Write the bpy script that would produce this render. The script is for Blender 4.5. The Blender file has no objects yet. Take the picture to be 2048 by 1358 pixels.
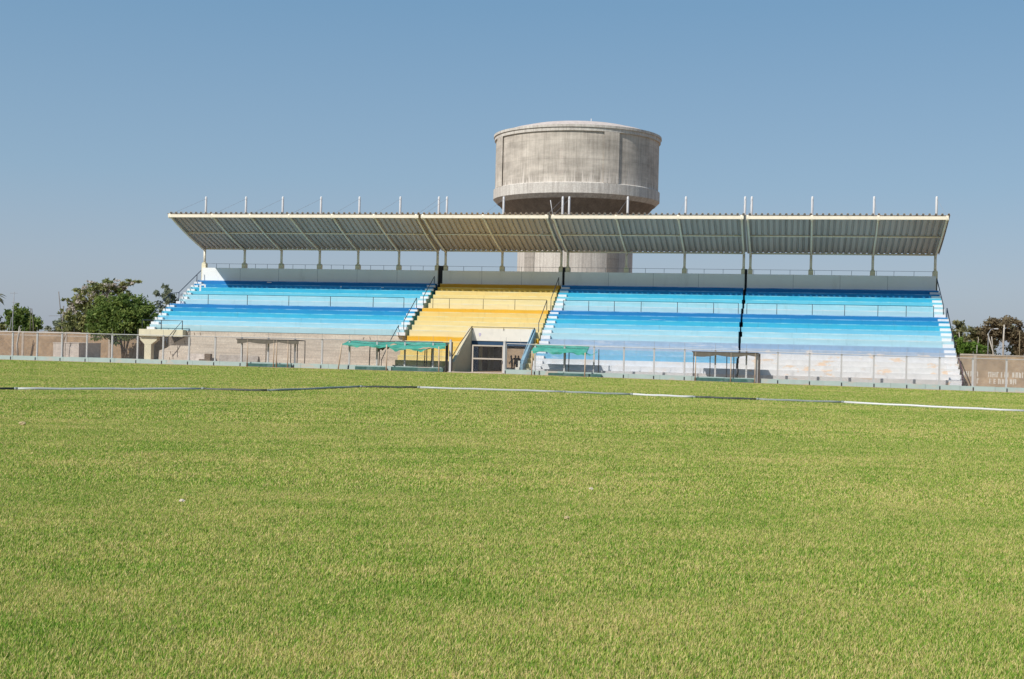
import bpy, bmesh, math, random
import numpy as np
from mathutils import Vector, Matrix
random.seed(7)
rng = np.random.default_rng(11)
SC = bpy.context.scene
COL = SC.collection
R = math.radians

# ------------------------------------------------------------------ layout
# stand frame: s runs along the stand (to the right), n away from the field, z up
TH = 0.210544
ORG = Vector((0.0, 126.0, 0.0))
CT, ST = math.cos(TH), math.sin(TH)
SUN = Vector((4.4, 6.8, -7.7))                      # travel of the light in the stand frame


def W(s, n, z=0.0):
    return Vector((s * CT + n * ST, ORG.y - s * ST + n * CT, z))


def gz(x):
    """the field drops a little to the right"""
    return -0.008 * max(0.0, x)


# ------------------------------------------------------------------ materials
MATS = {}


def nodes_of(name):
    m = bpy.data.materials.new(name)
    m.use_nodes = True
    nt = m.node_tree
    nt.nodes.clear()
    out = nt.nodes.new('ShaderNodeOutputMaterial')
    b = nt.nodes.new('ShaderNodeBsdfPrincipled')
    nt.links.new(b.outputs[0], out.inputs[0])
    MATS[name] = m
    return m, nt, b, out


def coord(nt, scale=(1, 1, 1), kind='Object'):
    tc = nt.nodes.new('ShaderNodeTexCoord')
    mp = nt.nodes.new('ShaderNodeMapping')
    mp.inputs['Scale'].default_value = scale
    nt.links.new(tc.outputs[kind], mp.inputs[0])
    return mp.outputs[0]


def noise(nt, vec, scale, detail=4, rough=0.6):
    n = nt.nodes.new('ShaderNodeTexNoise')
    n.inputs['Scale'].default_value = scale
    n.inputs['Detail'].default_value = detail
    n.inputs['Roughness'].default_value = rough
    nt.links.new(vec, n.inputs['Vector'])
    return n.outputs['Fac']


def ramp(nt, fac, stops):
    r = nt.nodes.new('ShaderNodeValToRGB')
    e = r.color_ramp.elements
    while len(e) > 1:
        e.remove(e[-1])
    e[0].position = stops[0][0]
    e[0].color = (*stops[0][1], 1)
    for p, c in stops[1:]:
        k = e.new(p)
        k.color = (*c, 1)
    nt.links.new(fac, r.inputs[0])
    return r.outputs[0]


def mix(nt, fac, a, b, mode='MIX'):
    m = nt.nodes.new('ShaderNodeMix')
    m.data_type = 'RGBA'
    m.blend_type = mode
    for sock, v in ((m.inputs[0], fac), (m.inputs[6], a), (m.inputs[7], b)):
        if isinstance(v, (int, float)):
            sock.default_value = v
        elif isinstance(v, tuple):
            sock.default_value = (*v, 1)
        else:
            nt.links.new(v, sock)
    return m.outputs[2]


def bump(nt, b, fac, strength=0.3, dist=0.02):
    bp = nt.nodes.new('ShaderNodeBump')
    bp.inputs['Strength'].default_value = strength
    bp.inputs['Distance'].default_value = dist
    nt.links.new(fac, bp.inputs['Height'])
    nt.links.new(bp.outputs[0], b.inputs['Normal'])


def mat(name, col, rough=0.8, var=0.15, scale=2.0, stretch=(1, 1, 1), metal=0.0, dirt=None, dirt_amt=0.0, dscale=0.6, lo=0.55, hi=0.72, dstretch=(1, 1, 1), raw=False, edge=0.0):
    """painted / plain surface: base colour with soft mottling, and worn patches of a second colour"""
    if name in MATS:
        return MATS[name]
    m, nt, b, out = nodes_of(name)
    v = coord(nt, stretch)
    f = noise(nt, v, scale, 6, 0.65)
    if not raw:
        col = tuple(x * 0.78 for x in col)
    c0 = tuple(max(0, x * (1 - var)) for x in col)
    c1 = tuple(min(1, x * (1 + var)) for x in col)
    c = ramp(nt, f, [(0.3, c0), (0.7, c1)])
    if dirt is not None:
        v2 = coord(nt, dstretch)
        d = noise(nt, v2, dscale, 8, 0.7)
        dm = ramp(nt, d, [(lo, (0, 0, 0)), (hi, (dirt_amt,) * 3)])
        c = mix(nt, dm, c, tuple(0.78 * x for x in dirt))
    if edge:
        tg = nt.nodes.new('ShaderNodeTexCoord'); sg_ = nt.nodes.new('ShaderNodeSeparateXYZ'); nt.links.new(tg.outputs['Generated'], sg_.inputs[0])
        er = ramp(nt, sg_.outputs[2], [(0.78, (0, 0, 0)), (0.86, (1, 1, 1))])
        en = ramp(nt, noise(nt, coord(nt, (0.35, 1, 1)), 1.6, 6, 0.75), [(0.40, (0, 0, 0)), (0.62, (edge,) * 3)])
        c = mix(nt, mix(nt, 1.0, er, en, 'MULTIPLY'), c, tuple(min(.62, x + .22) for x in col))
        sn = noise(nt, coord(nt, (1.3, 1, 0.12)), 2.0, 5, 0.7)
        c = mix(nt, 1.0, c, ramp(nt, sn, [(0.30, (0.90, 0.89, 0.88)), (0.44, (1, 1, 1))]), 'MULTIPLY')
    nt.links.new(c, b.inputs['Base Color'])
    b.inputs['Roughness'].default_value = rough
    b.inputs['Metallic'].default_value = metal
    bump(nt, b, f, 0.15, 0.02)
    return m


def s2l(r, g, b):
    f = lambda c: (c / 255 / 12.92) if c / 255 <= 0.04045 else ((c / 255 + 0.055) / 1.055) ** 2.4
    return (f(r), f(g), f(b))


K = 0.66    # picture white -> albedo


def paint(name, rgb, **kw):
    return mat(name, tuple(x * K for x in s2l(*rgb)), raw=True, **kw)


# painted rows of the stand: (blue set) from the bottom row to the top row
WORN = dict(dirt=(0.62, 0.68, 0.74), dirt_amt=0.5, dscale=2.2, lo=0.64, hi=0.74, dstretch=(0.16, 1, 2.4), var=0.07, scale=1.2, stretch=(0.4, 1, 2), rough=0.75, edge=0.75)
BLUE = [paint('blue_row_1', (190, 230, 240), **WORN), paint('blue_row_2', (176, 226, 241), **WORN), paint('blue_row_3', (122, 206, 236), **WORN),
        paint('blue_row_4', (58, 192, 228), **WORN), paint('blue_row_5', (6, 156, 212), **WORN), paint('blue_row_6', (0, 134, 200), **WORN),
        paint('blue_row_7', (190, 232, 240), **WORN), paint('blue_row_8', (170, 226, 242), **WORN), paint('blue_row_9', (104, 210, 238), **WORN),
        paint('blue_row_10', (52, 190, 228), **WORN), paint('blue_row_11', (0, 148, 214), **WORN), paint('blue_row_12', (0, 134, 206), **WORN)]
YW = dict(WORN, dirt=(0.70, 0.62, 0.48), dirt_amt=0.3)
YEL = [paint('yellow_row_1', (253, 234, 178), **YW), paint('yellow_row_2', (253, 232, 172), **YW), paint('yellow_row_3', (252, 228, 160), **YW),
       paint('yellow_row_4', (252, 223, 144), **YW), paint('yellow_row_5', (252, 218, 133), **YW), paint('yellow_row_6', (250, 192, 52), **YW),
       paint('yellow_row_7', (253, 237, 183), **YW), paint('yellow_row_8', (253, 234, 174), **YW), paint('yellow_row_9', (252, 228, 154), **YW),
       paint('yellow_row_10', (252, 224, 145), **YW), paint('yellow_row_11', (236, 196, 81), **YW), paint('yellow_row_12', (240, 176, 30), **YW)]
YLOW = [paint('yellow_low_1', (238, 226, 180), **YW), paint('yellow_low_2', (251, 228, 160), **YW), paint('yellow_low_3', (251, 225, 151), **YW),
        paint('yellow_low_4', (251, 220, 136), **YW), paint('yellow_low_5', (251, 212, 111), **YW), paint('yellow_low_6', (251, 214, 117), **YW), paint('yellow_band', (250, 190, 46), **YW)]
PEEL = dict(dirt=(0.84, 0.60, 0.40), dirt_amt=0.8, dscale=1.1, lo=0.56, hi=0.60, dstretch=(0.45, 1, 1.1), var=0.08, scale=1.5, rough=0.8, edge=0.3)
FADE = dict(PEEL, dirt=(0.70, 0.70, 0.72), dirt_amt=0.6, lo=0.54, hi=0.66, dscale=1.6, dstretch=(0.22, 1, 1.8))
LOW3 = [paint('faded_white_1', (246, 244, 243), **dict(PEEL, dirt_amt=0.2)), paint('faded_white_2', (244, 245, 247), **dict(PEEL, dirt_amt=0.2)), paint('faded_white_3', (240, 244, 249), **dict(PEEL, dirt_amt=0.15)),
        paint('faded_blue_1', (128, 198, 234), **dict(FADE, lo=0.58, hi=0.68)), paint('faded_blue_2', (150, 204, 234), **FADE), paint('faded_lavender_1', (186, 202, 222), **FADE), paint('faded_lavender_2', (170, 196, 222), **FADE)]
LOW4 = [paint('peeling_white_1', (244, 238, 232), **PEEL), paint('peeling_white_2', (246, 243, 240), **PEEL), paint('peeling_white_3', (247, 245, 242), **PEEL),
        paint('peeling_white_4', (246, 243, 240), **PEEL), paint('peeling_white_5', (244, 243, 243), **PEEL), paint('peeling_blue_1', (178, 194, 214), **dict(PEEL, dirt=(0.80, 0.66, 0.54), dirt_amt=.6)), paint('peeling_blue_2', (160, 190, 220), **dict(PEEL, dirt=(0.80, 0.66, 0.54), dirt_amt=.6, lo=.62, hi=.66))]
STEPW = mat('step_white', (0.69, 0.68, 0.68), raw=True, var=0.05, scale=3, dirt=(0.5, 0.5, 0.5), dirt_amt=0.35, dscale=2.5)
M_PARA = mat('parapet_white', (0.78, 0.775, 0.75), raw=True, var=0.03, scale=0.5, dirt=(0.55, 0.54, 0.5), dirt_amt=0.3, dscale=0.7, dstretch=(1, 1, 0.25))
M_PED = mat('pedestal_cream', (0.72, 0.65, 0.46), raw=True, var=0.08)
M_CREAM = paint('cream_wall', (250, 240, 206), var=0.05, dirt=(0.55, 0.5, 0.4), dirt_amt=0.25)
M_IVORY = mat('ivory_wall', (0.74, 0.69, 0.60), raw=True, var=0.04, dirt=(0.6, 0.56, 0.5), dirt_amt=0.25)
M_MAST = paint('white_tube', (240, 238, 236), rough=0.5, var=0.03, dirt=(0.55, 0.5, 0.45), dirt_amt=0.25, dscale=1.5)
M_STEEL = mat('cream_steel', (0.80, 0.71, 0.57), raw=True, rough=0.5, var=0.06, dirt=(0.42, 0.34, 0.24), dirt_amt=0.3, dscale=1.5)
M_ROOF = mat('roof_sheet', (0.48, 0.405, 0.365), raw=True, rough=0.6, var=0.16, scale=0.9, stretch=(1.7, 0.06, 0.06), dirt=(0.36, 0.26, 0.18), dirt_amt=0.6, dscale=0.8, dstretch=(1, 0.35, 0.35), lo=0.58, hi=0.75)
M_RAIL = mat('dark_rail', (0.035, 0.05, 0.075), rough=0.5, var=0.2)
M_RAILY = mat('tan_rail', (0.25, 0.19, 0.10), rough=0.6, var=0.2)
M_RAILR = mat('maroon_rail', (0.10, 0.035, 0.05), rough=0.6, var=0.2)
M_THIN = mat('grey_rail', (0.16, 0.18, 0.22), rough=0.5)
M_DARK = mat('joint_dark', (0.03, 0.03, 0.036), rough=0.9)
M_NAVY = mat('navy_paint', (0.010, 0.060, 0.135), rough=0.6, var=0.1)
M_WINGB = mat('wing_blue', (0.26, 0.45, 0.56), rough=0.7, var=0.12, dirt=(0.5, 0.5, 0.5), dirt_amt=0.3)
M_WINGC = paint('wing_cream', (236, 224, 190), var=0.06, dirt=(0.5, 0.48, 0.42), dirt_amt=0.3)
M_POST = mat('fence_post', (0.54, 0.525, 0.51), raw=True, var=0.08, dirt=(0.3, 0.28, 0.26), dirt_amt=0.35, dscale=2)
M_WIRE = mat('fence_wire', (0.50, 0.50, 0.50), rough=0.5, metal=0.2)
M_CURB = paint('curb_teal', (192, 212, 204), var=0.08, scale=1, dirt=(0.62, 0.52, 0.42), dirt_amt=0.85, dscale=0.35, lo=0.56, hi=0.64, dstretch=(1, 1, 3))
M_CURBD = mat('curb_dark', (0.05, 0.14, 0.12), rough=0.8, var=0.3, dirt=(0.3, 0.38, 0.36), dirt_amt=0.5)
M_GREEN = mat('green_cloth', (0.055, 0.38, 0.28), rough=0.8, var=0.18, scale=1.5, dirt=(0.20, 0.50, 0.42), dirt_amt=0.5, dscale=1.2, lo=0.5, hi=0.6)
M_NET = mat('grey_net', (0.16, 0.14, 0.11), rough=0.9, var=0.2)
M_POLE = paint('pole_beige', (226, 200, 172), var=0.12)
M_POLED = mat('pole_dark', (0.10, 0.085, 0.075), rough=0.7, var=0.2)
M_WHITE = mat('white_mark', (0.82, 0.82, 0.82), var=0.03)
M_GATE = paint('gate_frame', (222, 208, 192), var=0.08, dirt=(0.4, 0.3, 0.25), dirt_amt=0.3)
M_OLIVE = mat('corridor_olive', (0.52, 0.46, 0.27), var=0.15)
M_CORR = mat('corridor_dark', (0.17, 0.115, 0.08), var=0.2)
M_PURPLE = mat('emblem_ink', (0.62, 0.56, 0.72), var=0.2)
M_ANT = mat('grey_pole', (0.36, 0.36, 0.37), var=0.1)
M_WOODP = mat('wood_pole', (0.22, 0.19, 0.16), var=0.2)
M_BARK = mat('bark', (0.16, 0.115, 0.075), var=0.3, scale=4, stretch=(1, 1, 0.2))
M_BARKP = mat('pale_bark', (0.52, 0.47, 0.40), var=0.2, scale=3)
M_BLOCK = mat('brown_block', (0.20, 0.145, 0.10), var=0.25)
M_PIPEL = paint('pipe_light', (206, 208, 206), rough=0.45, var=0.06, dirt=(0.5, 0.5, 0.48), dirt_amt=0.3)
M_PIPEW = paint('pipe_white', (236, 234, 232), rough=0.45, var=0.04)
M_PIPEG = paint('pipe_grey', (158, 166, 160), rough=0.5, var=0.1)
M_PIPED = mat('pipe_dark', (0.055, 0.065, 0.055), rough=0.5, var=0.3, dirt=(0.14, 0.15, 0.13), dirt_amt=0.6, dscale=1.5)
M_SKIN = mat('skin', (0.30, 0.16, 0.10), rough=0.6, var=0.05)
M_CLOTH1 = mat('dark_cloth', (0.035, 0.035, 0.045), rough=0.9, var=0.2)
M_CLOTH2 = mat('brown_cloth', (0.06, 0.04, 0.03), rough=0.9, var=0.2)
M_HAIR = mat('hair_black', (0.012, 0.010, 0.010), rough=0.7)
M_SCRAP = paint('paper_scrap', (244, 226, 206), var=0.08)
M_TAN = paint('leaf_scrap', (214, 190, 140), var=0.1)


def concrete(name, base, dark, streak=(1, 1, 1), joints=0.0, sc=1.0, pale=None):
    m, nt, b, out = nodes_of(name)
    base = tuple(0.80 * (x * .85 + .15 * base[1]) for x in base); dark = tuple(0.80 * (x * .85 + .15 * dark[1]) for x in dark)
    v = coord(nt)
    vs = coord(nt, streak)
    f1 = noise(nt, v, 0.35 * sc, 6, 0.6)
    f2 = noise(nt, vs, 1.4 * sc, 6, 0.7)
    f3 = noise(nt, v, 6.0 * sc, 4, 0.7)
    c = ramp(nt, f1, [(0.3, dark), (0.68, base)])
    c = mix(nt, 0.6, c, ramp(nt, f2, [(0.3, tuple(0.72 * x for x in dark)), (0.6, base), (0.75, tuple(min(1, x * 1.2) for x in base))]))
    c = mix(nt, 0.25, c, ramp(nt, f3, [(0.35, (0.35,) * 3), (0.65, (0.9,) * 3)]), 'OVERLAY')
    if joints:
        w = nt.nodes.new('ShaderNodeTexWave')
        w.wave_type = 'BANDS'
        w.bands_direction = 'Z'
        w.wave_profile = 'SAW'
        w.inputs['Scale'].default_value = joints
        w.inputs['Distortion'].default_value = 0.3
        nt.links.new(v, w.inputs['Vector'])
        j = ramp(nt, w.outputs['Fac'], [(0.0, (0.74,) * 3), (0.09, (1,) * 3), (0.9, (0.97,) * 3), (1, (0.86,) * 3)])
        c = mix(nt, 1.0, c, j, 'MULTIPLY')
    nt.links.new(c, b.inputs['Base Color'])
    b.inputs['Roughness'].default_value = 0.9
    bump(nt, b, f3, 0.3, 0.03)
    return m


M_CONC = concrete('stand_concrete', (0.72, 0.61, 0.48), (0.56, 0.46, 0.355), (0.15, 1, 2.2), 0.55)
M_TOWER = concrete('tower_concrete', (0.47, 0.41, 0.34), (0.35, 0.295, 0.24), (1.6, 1.6, 0.10), 0.16, 0.8)
M_TOWERP = concrete('tower_pale', (0.74, 0.68, 0.59), (0.46, 0.40, 0.34), (2.2, 2.2, 0.16), 0.0, 1.0)
M_CONE = concrete('tower_cone', (0.30, 0.24, 0.185), (0.20, 0.155, 0.115), (1.2, 1.2, 0.12), 0.0, 0.8)
M_SHAFT = concrete('tower_shaft', (0.74, 0.66, 0.56), (0.50, 0.43, 0.36), (3.0, 3.0, 0.08), 0.0, 1.2)
M_DOME = concrete('tower_dome', (0.72, 0.60, 0.52), (0.60, 0.49, 0.42))
M_CABIN = concrete('cabin_render', (0.66, 0.56, 0.47), (0.52, 0.43, 0.36))
M_RUBBLE = concrete('rubble', (0.34, 0.28, 0.22), (0.16, 0.12, 0.09), (1, 1, 1), 0, 3.0)

# tower: drip stains (pale runs that start from the lower rim and rise unevenly)
def drips():
    m, nt, b, out = nodes_of('tower_wall')
    v = coord(nt)
    vs = coord(nt, (1.6, 1.6, 0.10))
    c = ramp(nt, noise(nt, v, 0.28, 6, 0.65), [(0.34, (0.34, 0.30, 0.25)), (0.62, (0.58, 0.515, 0.435))])
    c = mix(nt, 0.38, c, ramp(nt, noise(nt, vs, 1.9, 6, 0.75), [(0.36, (0.20, 0.17, 0.14)), (0.53, (0.50, 0.445, 0.375)), (0.70, (0.66, 0.59, 0.50))]))
    c = mix(nt, 0.5, c, ramp(nt, noise(nt, coord(nt, (0.25, 0.25, 1.1)), 0.9, 5, 0.7), [(0.35, (0.30,) * 3), (0.65, (0.66,) * 3)]), 'OVERLAY')
    # formwork lifts
    w = nt.nodes.new('ShaderNodeTexWave'); w.wave_type = 'BANDS'; w.bands_direction = 'Z'; w.wave_profile = 'SAW'
    w.inputs['Scale'].default_value = 0.135; w.inputs['Distortion'].default_value = 0.15
    nt.links.new(v, w.inputs['Vector'])
    c = mix(nt, 1.0, c, ramp(nt, w.outputs['Fac'], [(0, (0.76,) * 3), (0.035, (1,) * 3), (1, (0.95,) * 3)]), 'MULTIPLY')
    # runs
    vr = coord(nt, (1, 1, 0.035))
    r = noise(nt, vr, 2.6, 5, 0.75)
    sep = nt.nodes.new('ShaderNodeSeparateXYZ'); tc = nt.nodes.new('ShaderNodeTexCoord')
    nt.links.new(tc.outputs['Object'], sep.inputs[0])
    mr = nt.nodes.new('ShaderNodeMapRange'); mr.inputs[1].default_value = 22.8; mr.inputs[2].default_value = 26.0
    mr.inputs[3].default_value = 0.46; mr.inputs[4].default_value = 0.76
    nt.links.new(sep.outputs[2], mr.inputs[0])
    gt = nt.nodes.new('ShaderNodeMath'); gt.operation = 'SUBTRACT'
    nt.links.new(r, gt.inputs[0]); nt.links.new(mr.outputs[0], gt.inputs[1])
    g2 = nt.nodes.new('ShaderNodeMath'); g2.operation = 'MULTIPLY'; g2.inputs[1].default_value = 14; g2.use_clamp = True
    nt.links.new(gt.outputs[0], g2.inputs[0])
    g3 = nt.nodes.new('ShaderNodeMath'); g3.operation = 'MULTIPLY'; g3.inputs[1].default_value = 0.75
    nt.links.new(g2.outputs[0], g3.inputs[0])
    c = mix(nt, g3.outputs[0], c, (0.68, 0.61, 0.53))
    nt.links.new(c, b.inputs['Base Color'])
    b.inputs['Roughness'].default_value = 0.92
    bump(nt, b, noise(nt, v, 5, 4), 0.3, 0.04)
    return m


M_TWALL = drips()


def brick(name, c1, c2, mortar, pale=None):
    m, nt, b, out = nodes_of(name)
    tc = nt.nodes.new('ShaderNodeTexCoord')
    sx = nt.nodes.new('ShaderNodeSeparateXYZ'); nt.links.new(tc.outputs['Object'], sx.inputs[0])
    cx = nt.nodes.new('ShaderNodeCombineXYZ')
    nt.links.new(sx.outputs[0], cx.inputs[0]); nt.links.new(sx.outputs[2], cx.inputs[1])
    t = nt.nodes.new('ShaderNodeTexBrick')
    t.inputs['Scale'].default_value = 1.0
    t.inputs['Brick Width'].default_value = 0.26
    t.inputs['Row Height'].default_value = 0.115
    t.inputs['Mortar Size'].default_value = 0.018
    t.inputs['Color1'].default_value = (*c1, 1); t.inputs['Color2'].default_value = (*c2, 1); t.inputs['Mortar'].default_value = (*mortar, 1)
    nt.links.new(cx.outputs[0], t.inputs['Vector'])
    v = coord(nt)
    n1 = noise(nt, v, 0.7, 6, 0.7)
    c = mix(nt, 0.55, t.outputs[0], ramp(nt, n1, [(0.32, (0.26,) * 3), (0.66, (0.76,) * 3)]), 'OVERLAY')
    n2 = noise(nt, v, 3.0, 5, 0.7)
    c = mix(nt, ramp(nt, n2, [(0.56, (0, 0, 0)), (0.7, (0.6,) * 3)]), c, mortar)
    nt.links.new(c, b.inputs['Base Color'])
    b.inputs['Roughness'].default_value = 0.95
    bump(nt, b, n2, 0.4, 0.03)
    return m


M_BRICK = brick('red_brick', (0.315, 0.205, 0.122), (0.235, 0.150, 0.088), (0.35, 0.27, 0.18))
M_BRICKP = brick('tan_brick', (0.345, 0.245, 0.155), (0.275, 0.19, 0.118), (0.37, 0.29, 0.20))
M_COPING = mat('coping', (0.50, 0.42, 0.34), var=0.15, scale=3)


def dirt_mat():
    m, nt, b, out = nodes_of('dirt')
    v = coord(nt)
    c = ramp(nt, noise(nt, v, 0.4, 8, 0.7), [(0.3, (0.30, 0.185, 0.105)), (0.7, (0.42, 0.29, 0.18))])
    nt.links.new(c, b.inputs['Base Color']); b.inputs['Roughness'].default_value = 1
    bump(nt, b, noise(nt, v, 8, 5), 0.5, 0.03)
    return m


M_DIRT = dirt_mat()


def grass_color(nt, pos, rnd=None):
    """shared colour logic of turf and blades: dry and lush patches in world space"""
    mp = nt.nodes.new('ShaderNodeMapping'); mp.inputs['Scale'].default_value = (0.30, 0.55, 1)
    nt.links.new(pos, mp.inputs[0])
    n1 = noise(nt, mp.outputs[0], 1.0, 6, 0.62)
    mp2 = nt.nodes.new('ShaderNodeMapping'); mp2.inputs['Scale'].default_value = (0.035, 0.13, 1); mp2.inputs['Rotation'].default_value = (0, 0, 0.12)
    nt.links.new(pos, mp2.inputs[0])
    n2 = noise(nt, mp2.outputs[0], 1.0, 4, 0.5)
    n3 = noise(nt, pos, 4.5, 4, 0.65)
    add = nt.nodes.new('ShaderNodeMath'); add.operation = 'MULTIPLY_ADD'; add.inputs[1].default_value = 1.1
    nt.links.new(n1, add.inputs[0])
    m2 = nt.nodes.new('ShaderNodeMath'); m2.operation = 'MULTIPLY'; m2.inputs[1].default_value = 0.55
    nt.links.new(n2, m2.inputs[0]); nt.links.new(m2.outputs[0], add.inputs[2])
    a3 = nt.nodes.new('ShaderNodeMath'); a3.operation = 'MULTIPLY_ADD'; a3.inputs[1].default_value = 0.45
    nt.links.new(n3, a3.inputs[0]); nt.links.new(add.outputs[0], a3.inputs[2])
    f = a3.outputs[0]
    if rnd is not None:
        a4 = nt.nodes.new('ShaderNodeMath'); a4.operation = 'MULTIPLY_ADD'; a4.inputs[1].default_value = 1.15
        nt.links.new(rnd, a4.inputs[0]); nt.links.new(f, a4.inputs[2])
        a5 = nt.nodes.new('ShaderNodeMath'); a5.operation = 'SUBTRACT'; a5.inputs[1].default_value = 0.585
        nt.links.new(a4.outputs[0], a5.inputs[0]); f = a5.outputs[0]
    return f


G_STOPS = [(0.58, (0.125, 0.255, 0.022)), (0.86, (0.255, 0.372, 0.046)), (1.08, (0.400, 0.435, 0.088)), (1.38, (0.60, 0.49, 0.21))]


def gramp(nt, f, gain=1.0):
    mr = nt.nodes.new('ShaderNodeMapRange'); mr.inputs[1].default_value = 0.5; mr.inputs[2].default_value = 1.5
    nt.links.new(f, mr.inputs[0])
    return ramp(nt, mr.outputs[0], [((p - 0.5), tuple(min(1, x * gain) for x in c)) for p, c in G_STOPS])


def turf_mat():
    m, nt, b, out = nodes_of('turf')
    g = nt.nodes.new('ShaderNodeNewGeometry')
    f = grass_color(nt, g.outputs['Position'])
    c = gramp(nt, f, 0.60)
    fine = noise(nt, g.outputs['Position'], 14, 4, 0.75)
    c = mix(nt, 0.7, c, ramp(nt, fine, [(0.3, (0.25,) * 3), (0.7, (0.72,) * 3)]), 'OVERLAY')
    nt.links.new(c, b.inputs['Base Color'])
    b.inputs['Roughness'].default_value = 1.0
    b.inputs['Specular IOR Level'].default_value = 0.1
    bump(nt, b, fine, 0.6, 0.05)
    return m


def leafy(name, stops, trans=0.3, attr='rnd'):
    m, nt, b, out = nodes_of(name)
    a = nt.nodes.new('ShaderNodeAttribute'); a.attribute_name = attr
    c = ramp(nt, a.outputs['Fac'], stops)
    nt.links.new(c, b.inputs['Base Color'])
    b.inputs['Roughness'].default_value = 0.7
    b.inputs['Specular IOR Level'].default_value = 0.25
    tr = nt.nodes.new('ShaderNodeBsdfTranslucent'); nt.links.new(c, tr.inputs[0])
    ms = nt.nodes.new('ShaderNodeMixShader'); ms.inputs[0].default_value = trans
    nt.links.new(b.outputs[0], ms.inputs[1]); nt.links.new(tr.outputs[0], ms.inputs[2]); nt.links.new(ms.outputs[0], out.inputs[0])
    return m


def blade_mat():
    m, nt, b, out = nodes_of('grass_blade')
    g = nt.nodes.new('ShaderNodeNewGeometry')
    a = nt.nodes.new('ShaderNodeAttribute'); a.attribute_name = 'rnd'
    c = gramp(nt, grass_color(nt, g.outputs['Position'], a.outputs['Fac']), 1.12)
    nt.links.new(c, b.inputs['Base Color'])
    b.inputs['Roughness'].default_value = 0.65
    b.inputs['Specular IOR Level'].default_value = 0.25
    tr = nt.nodes.new('ShaderNodeBsdfTranslucent'); nt.links.new(c, tr.inputs[0])
    ms = nt.nodes.new('ShaderNodeMixShader'); ms.inputs[0].default_value = 0.3
    nt.links.new(b.outputs[0], ms.inputs[1]); nt.links.new(tr.outputs[0], ms.inputs[2]); nt.links.new(ms.outputs[0], out.inputs[0])
    return m


M_TURF = turf_mat()
M_BLADE = blade_mat()


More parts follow.
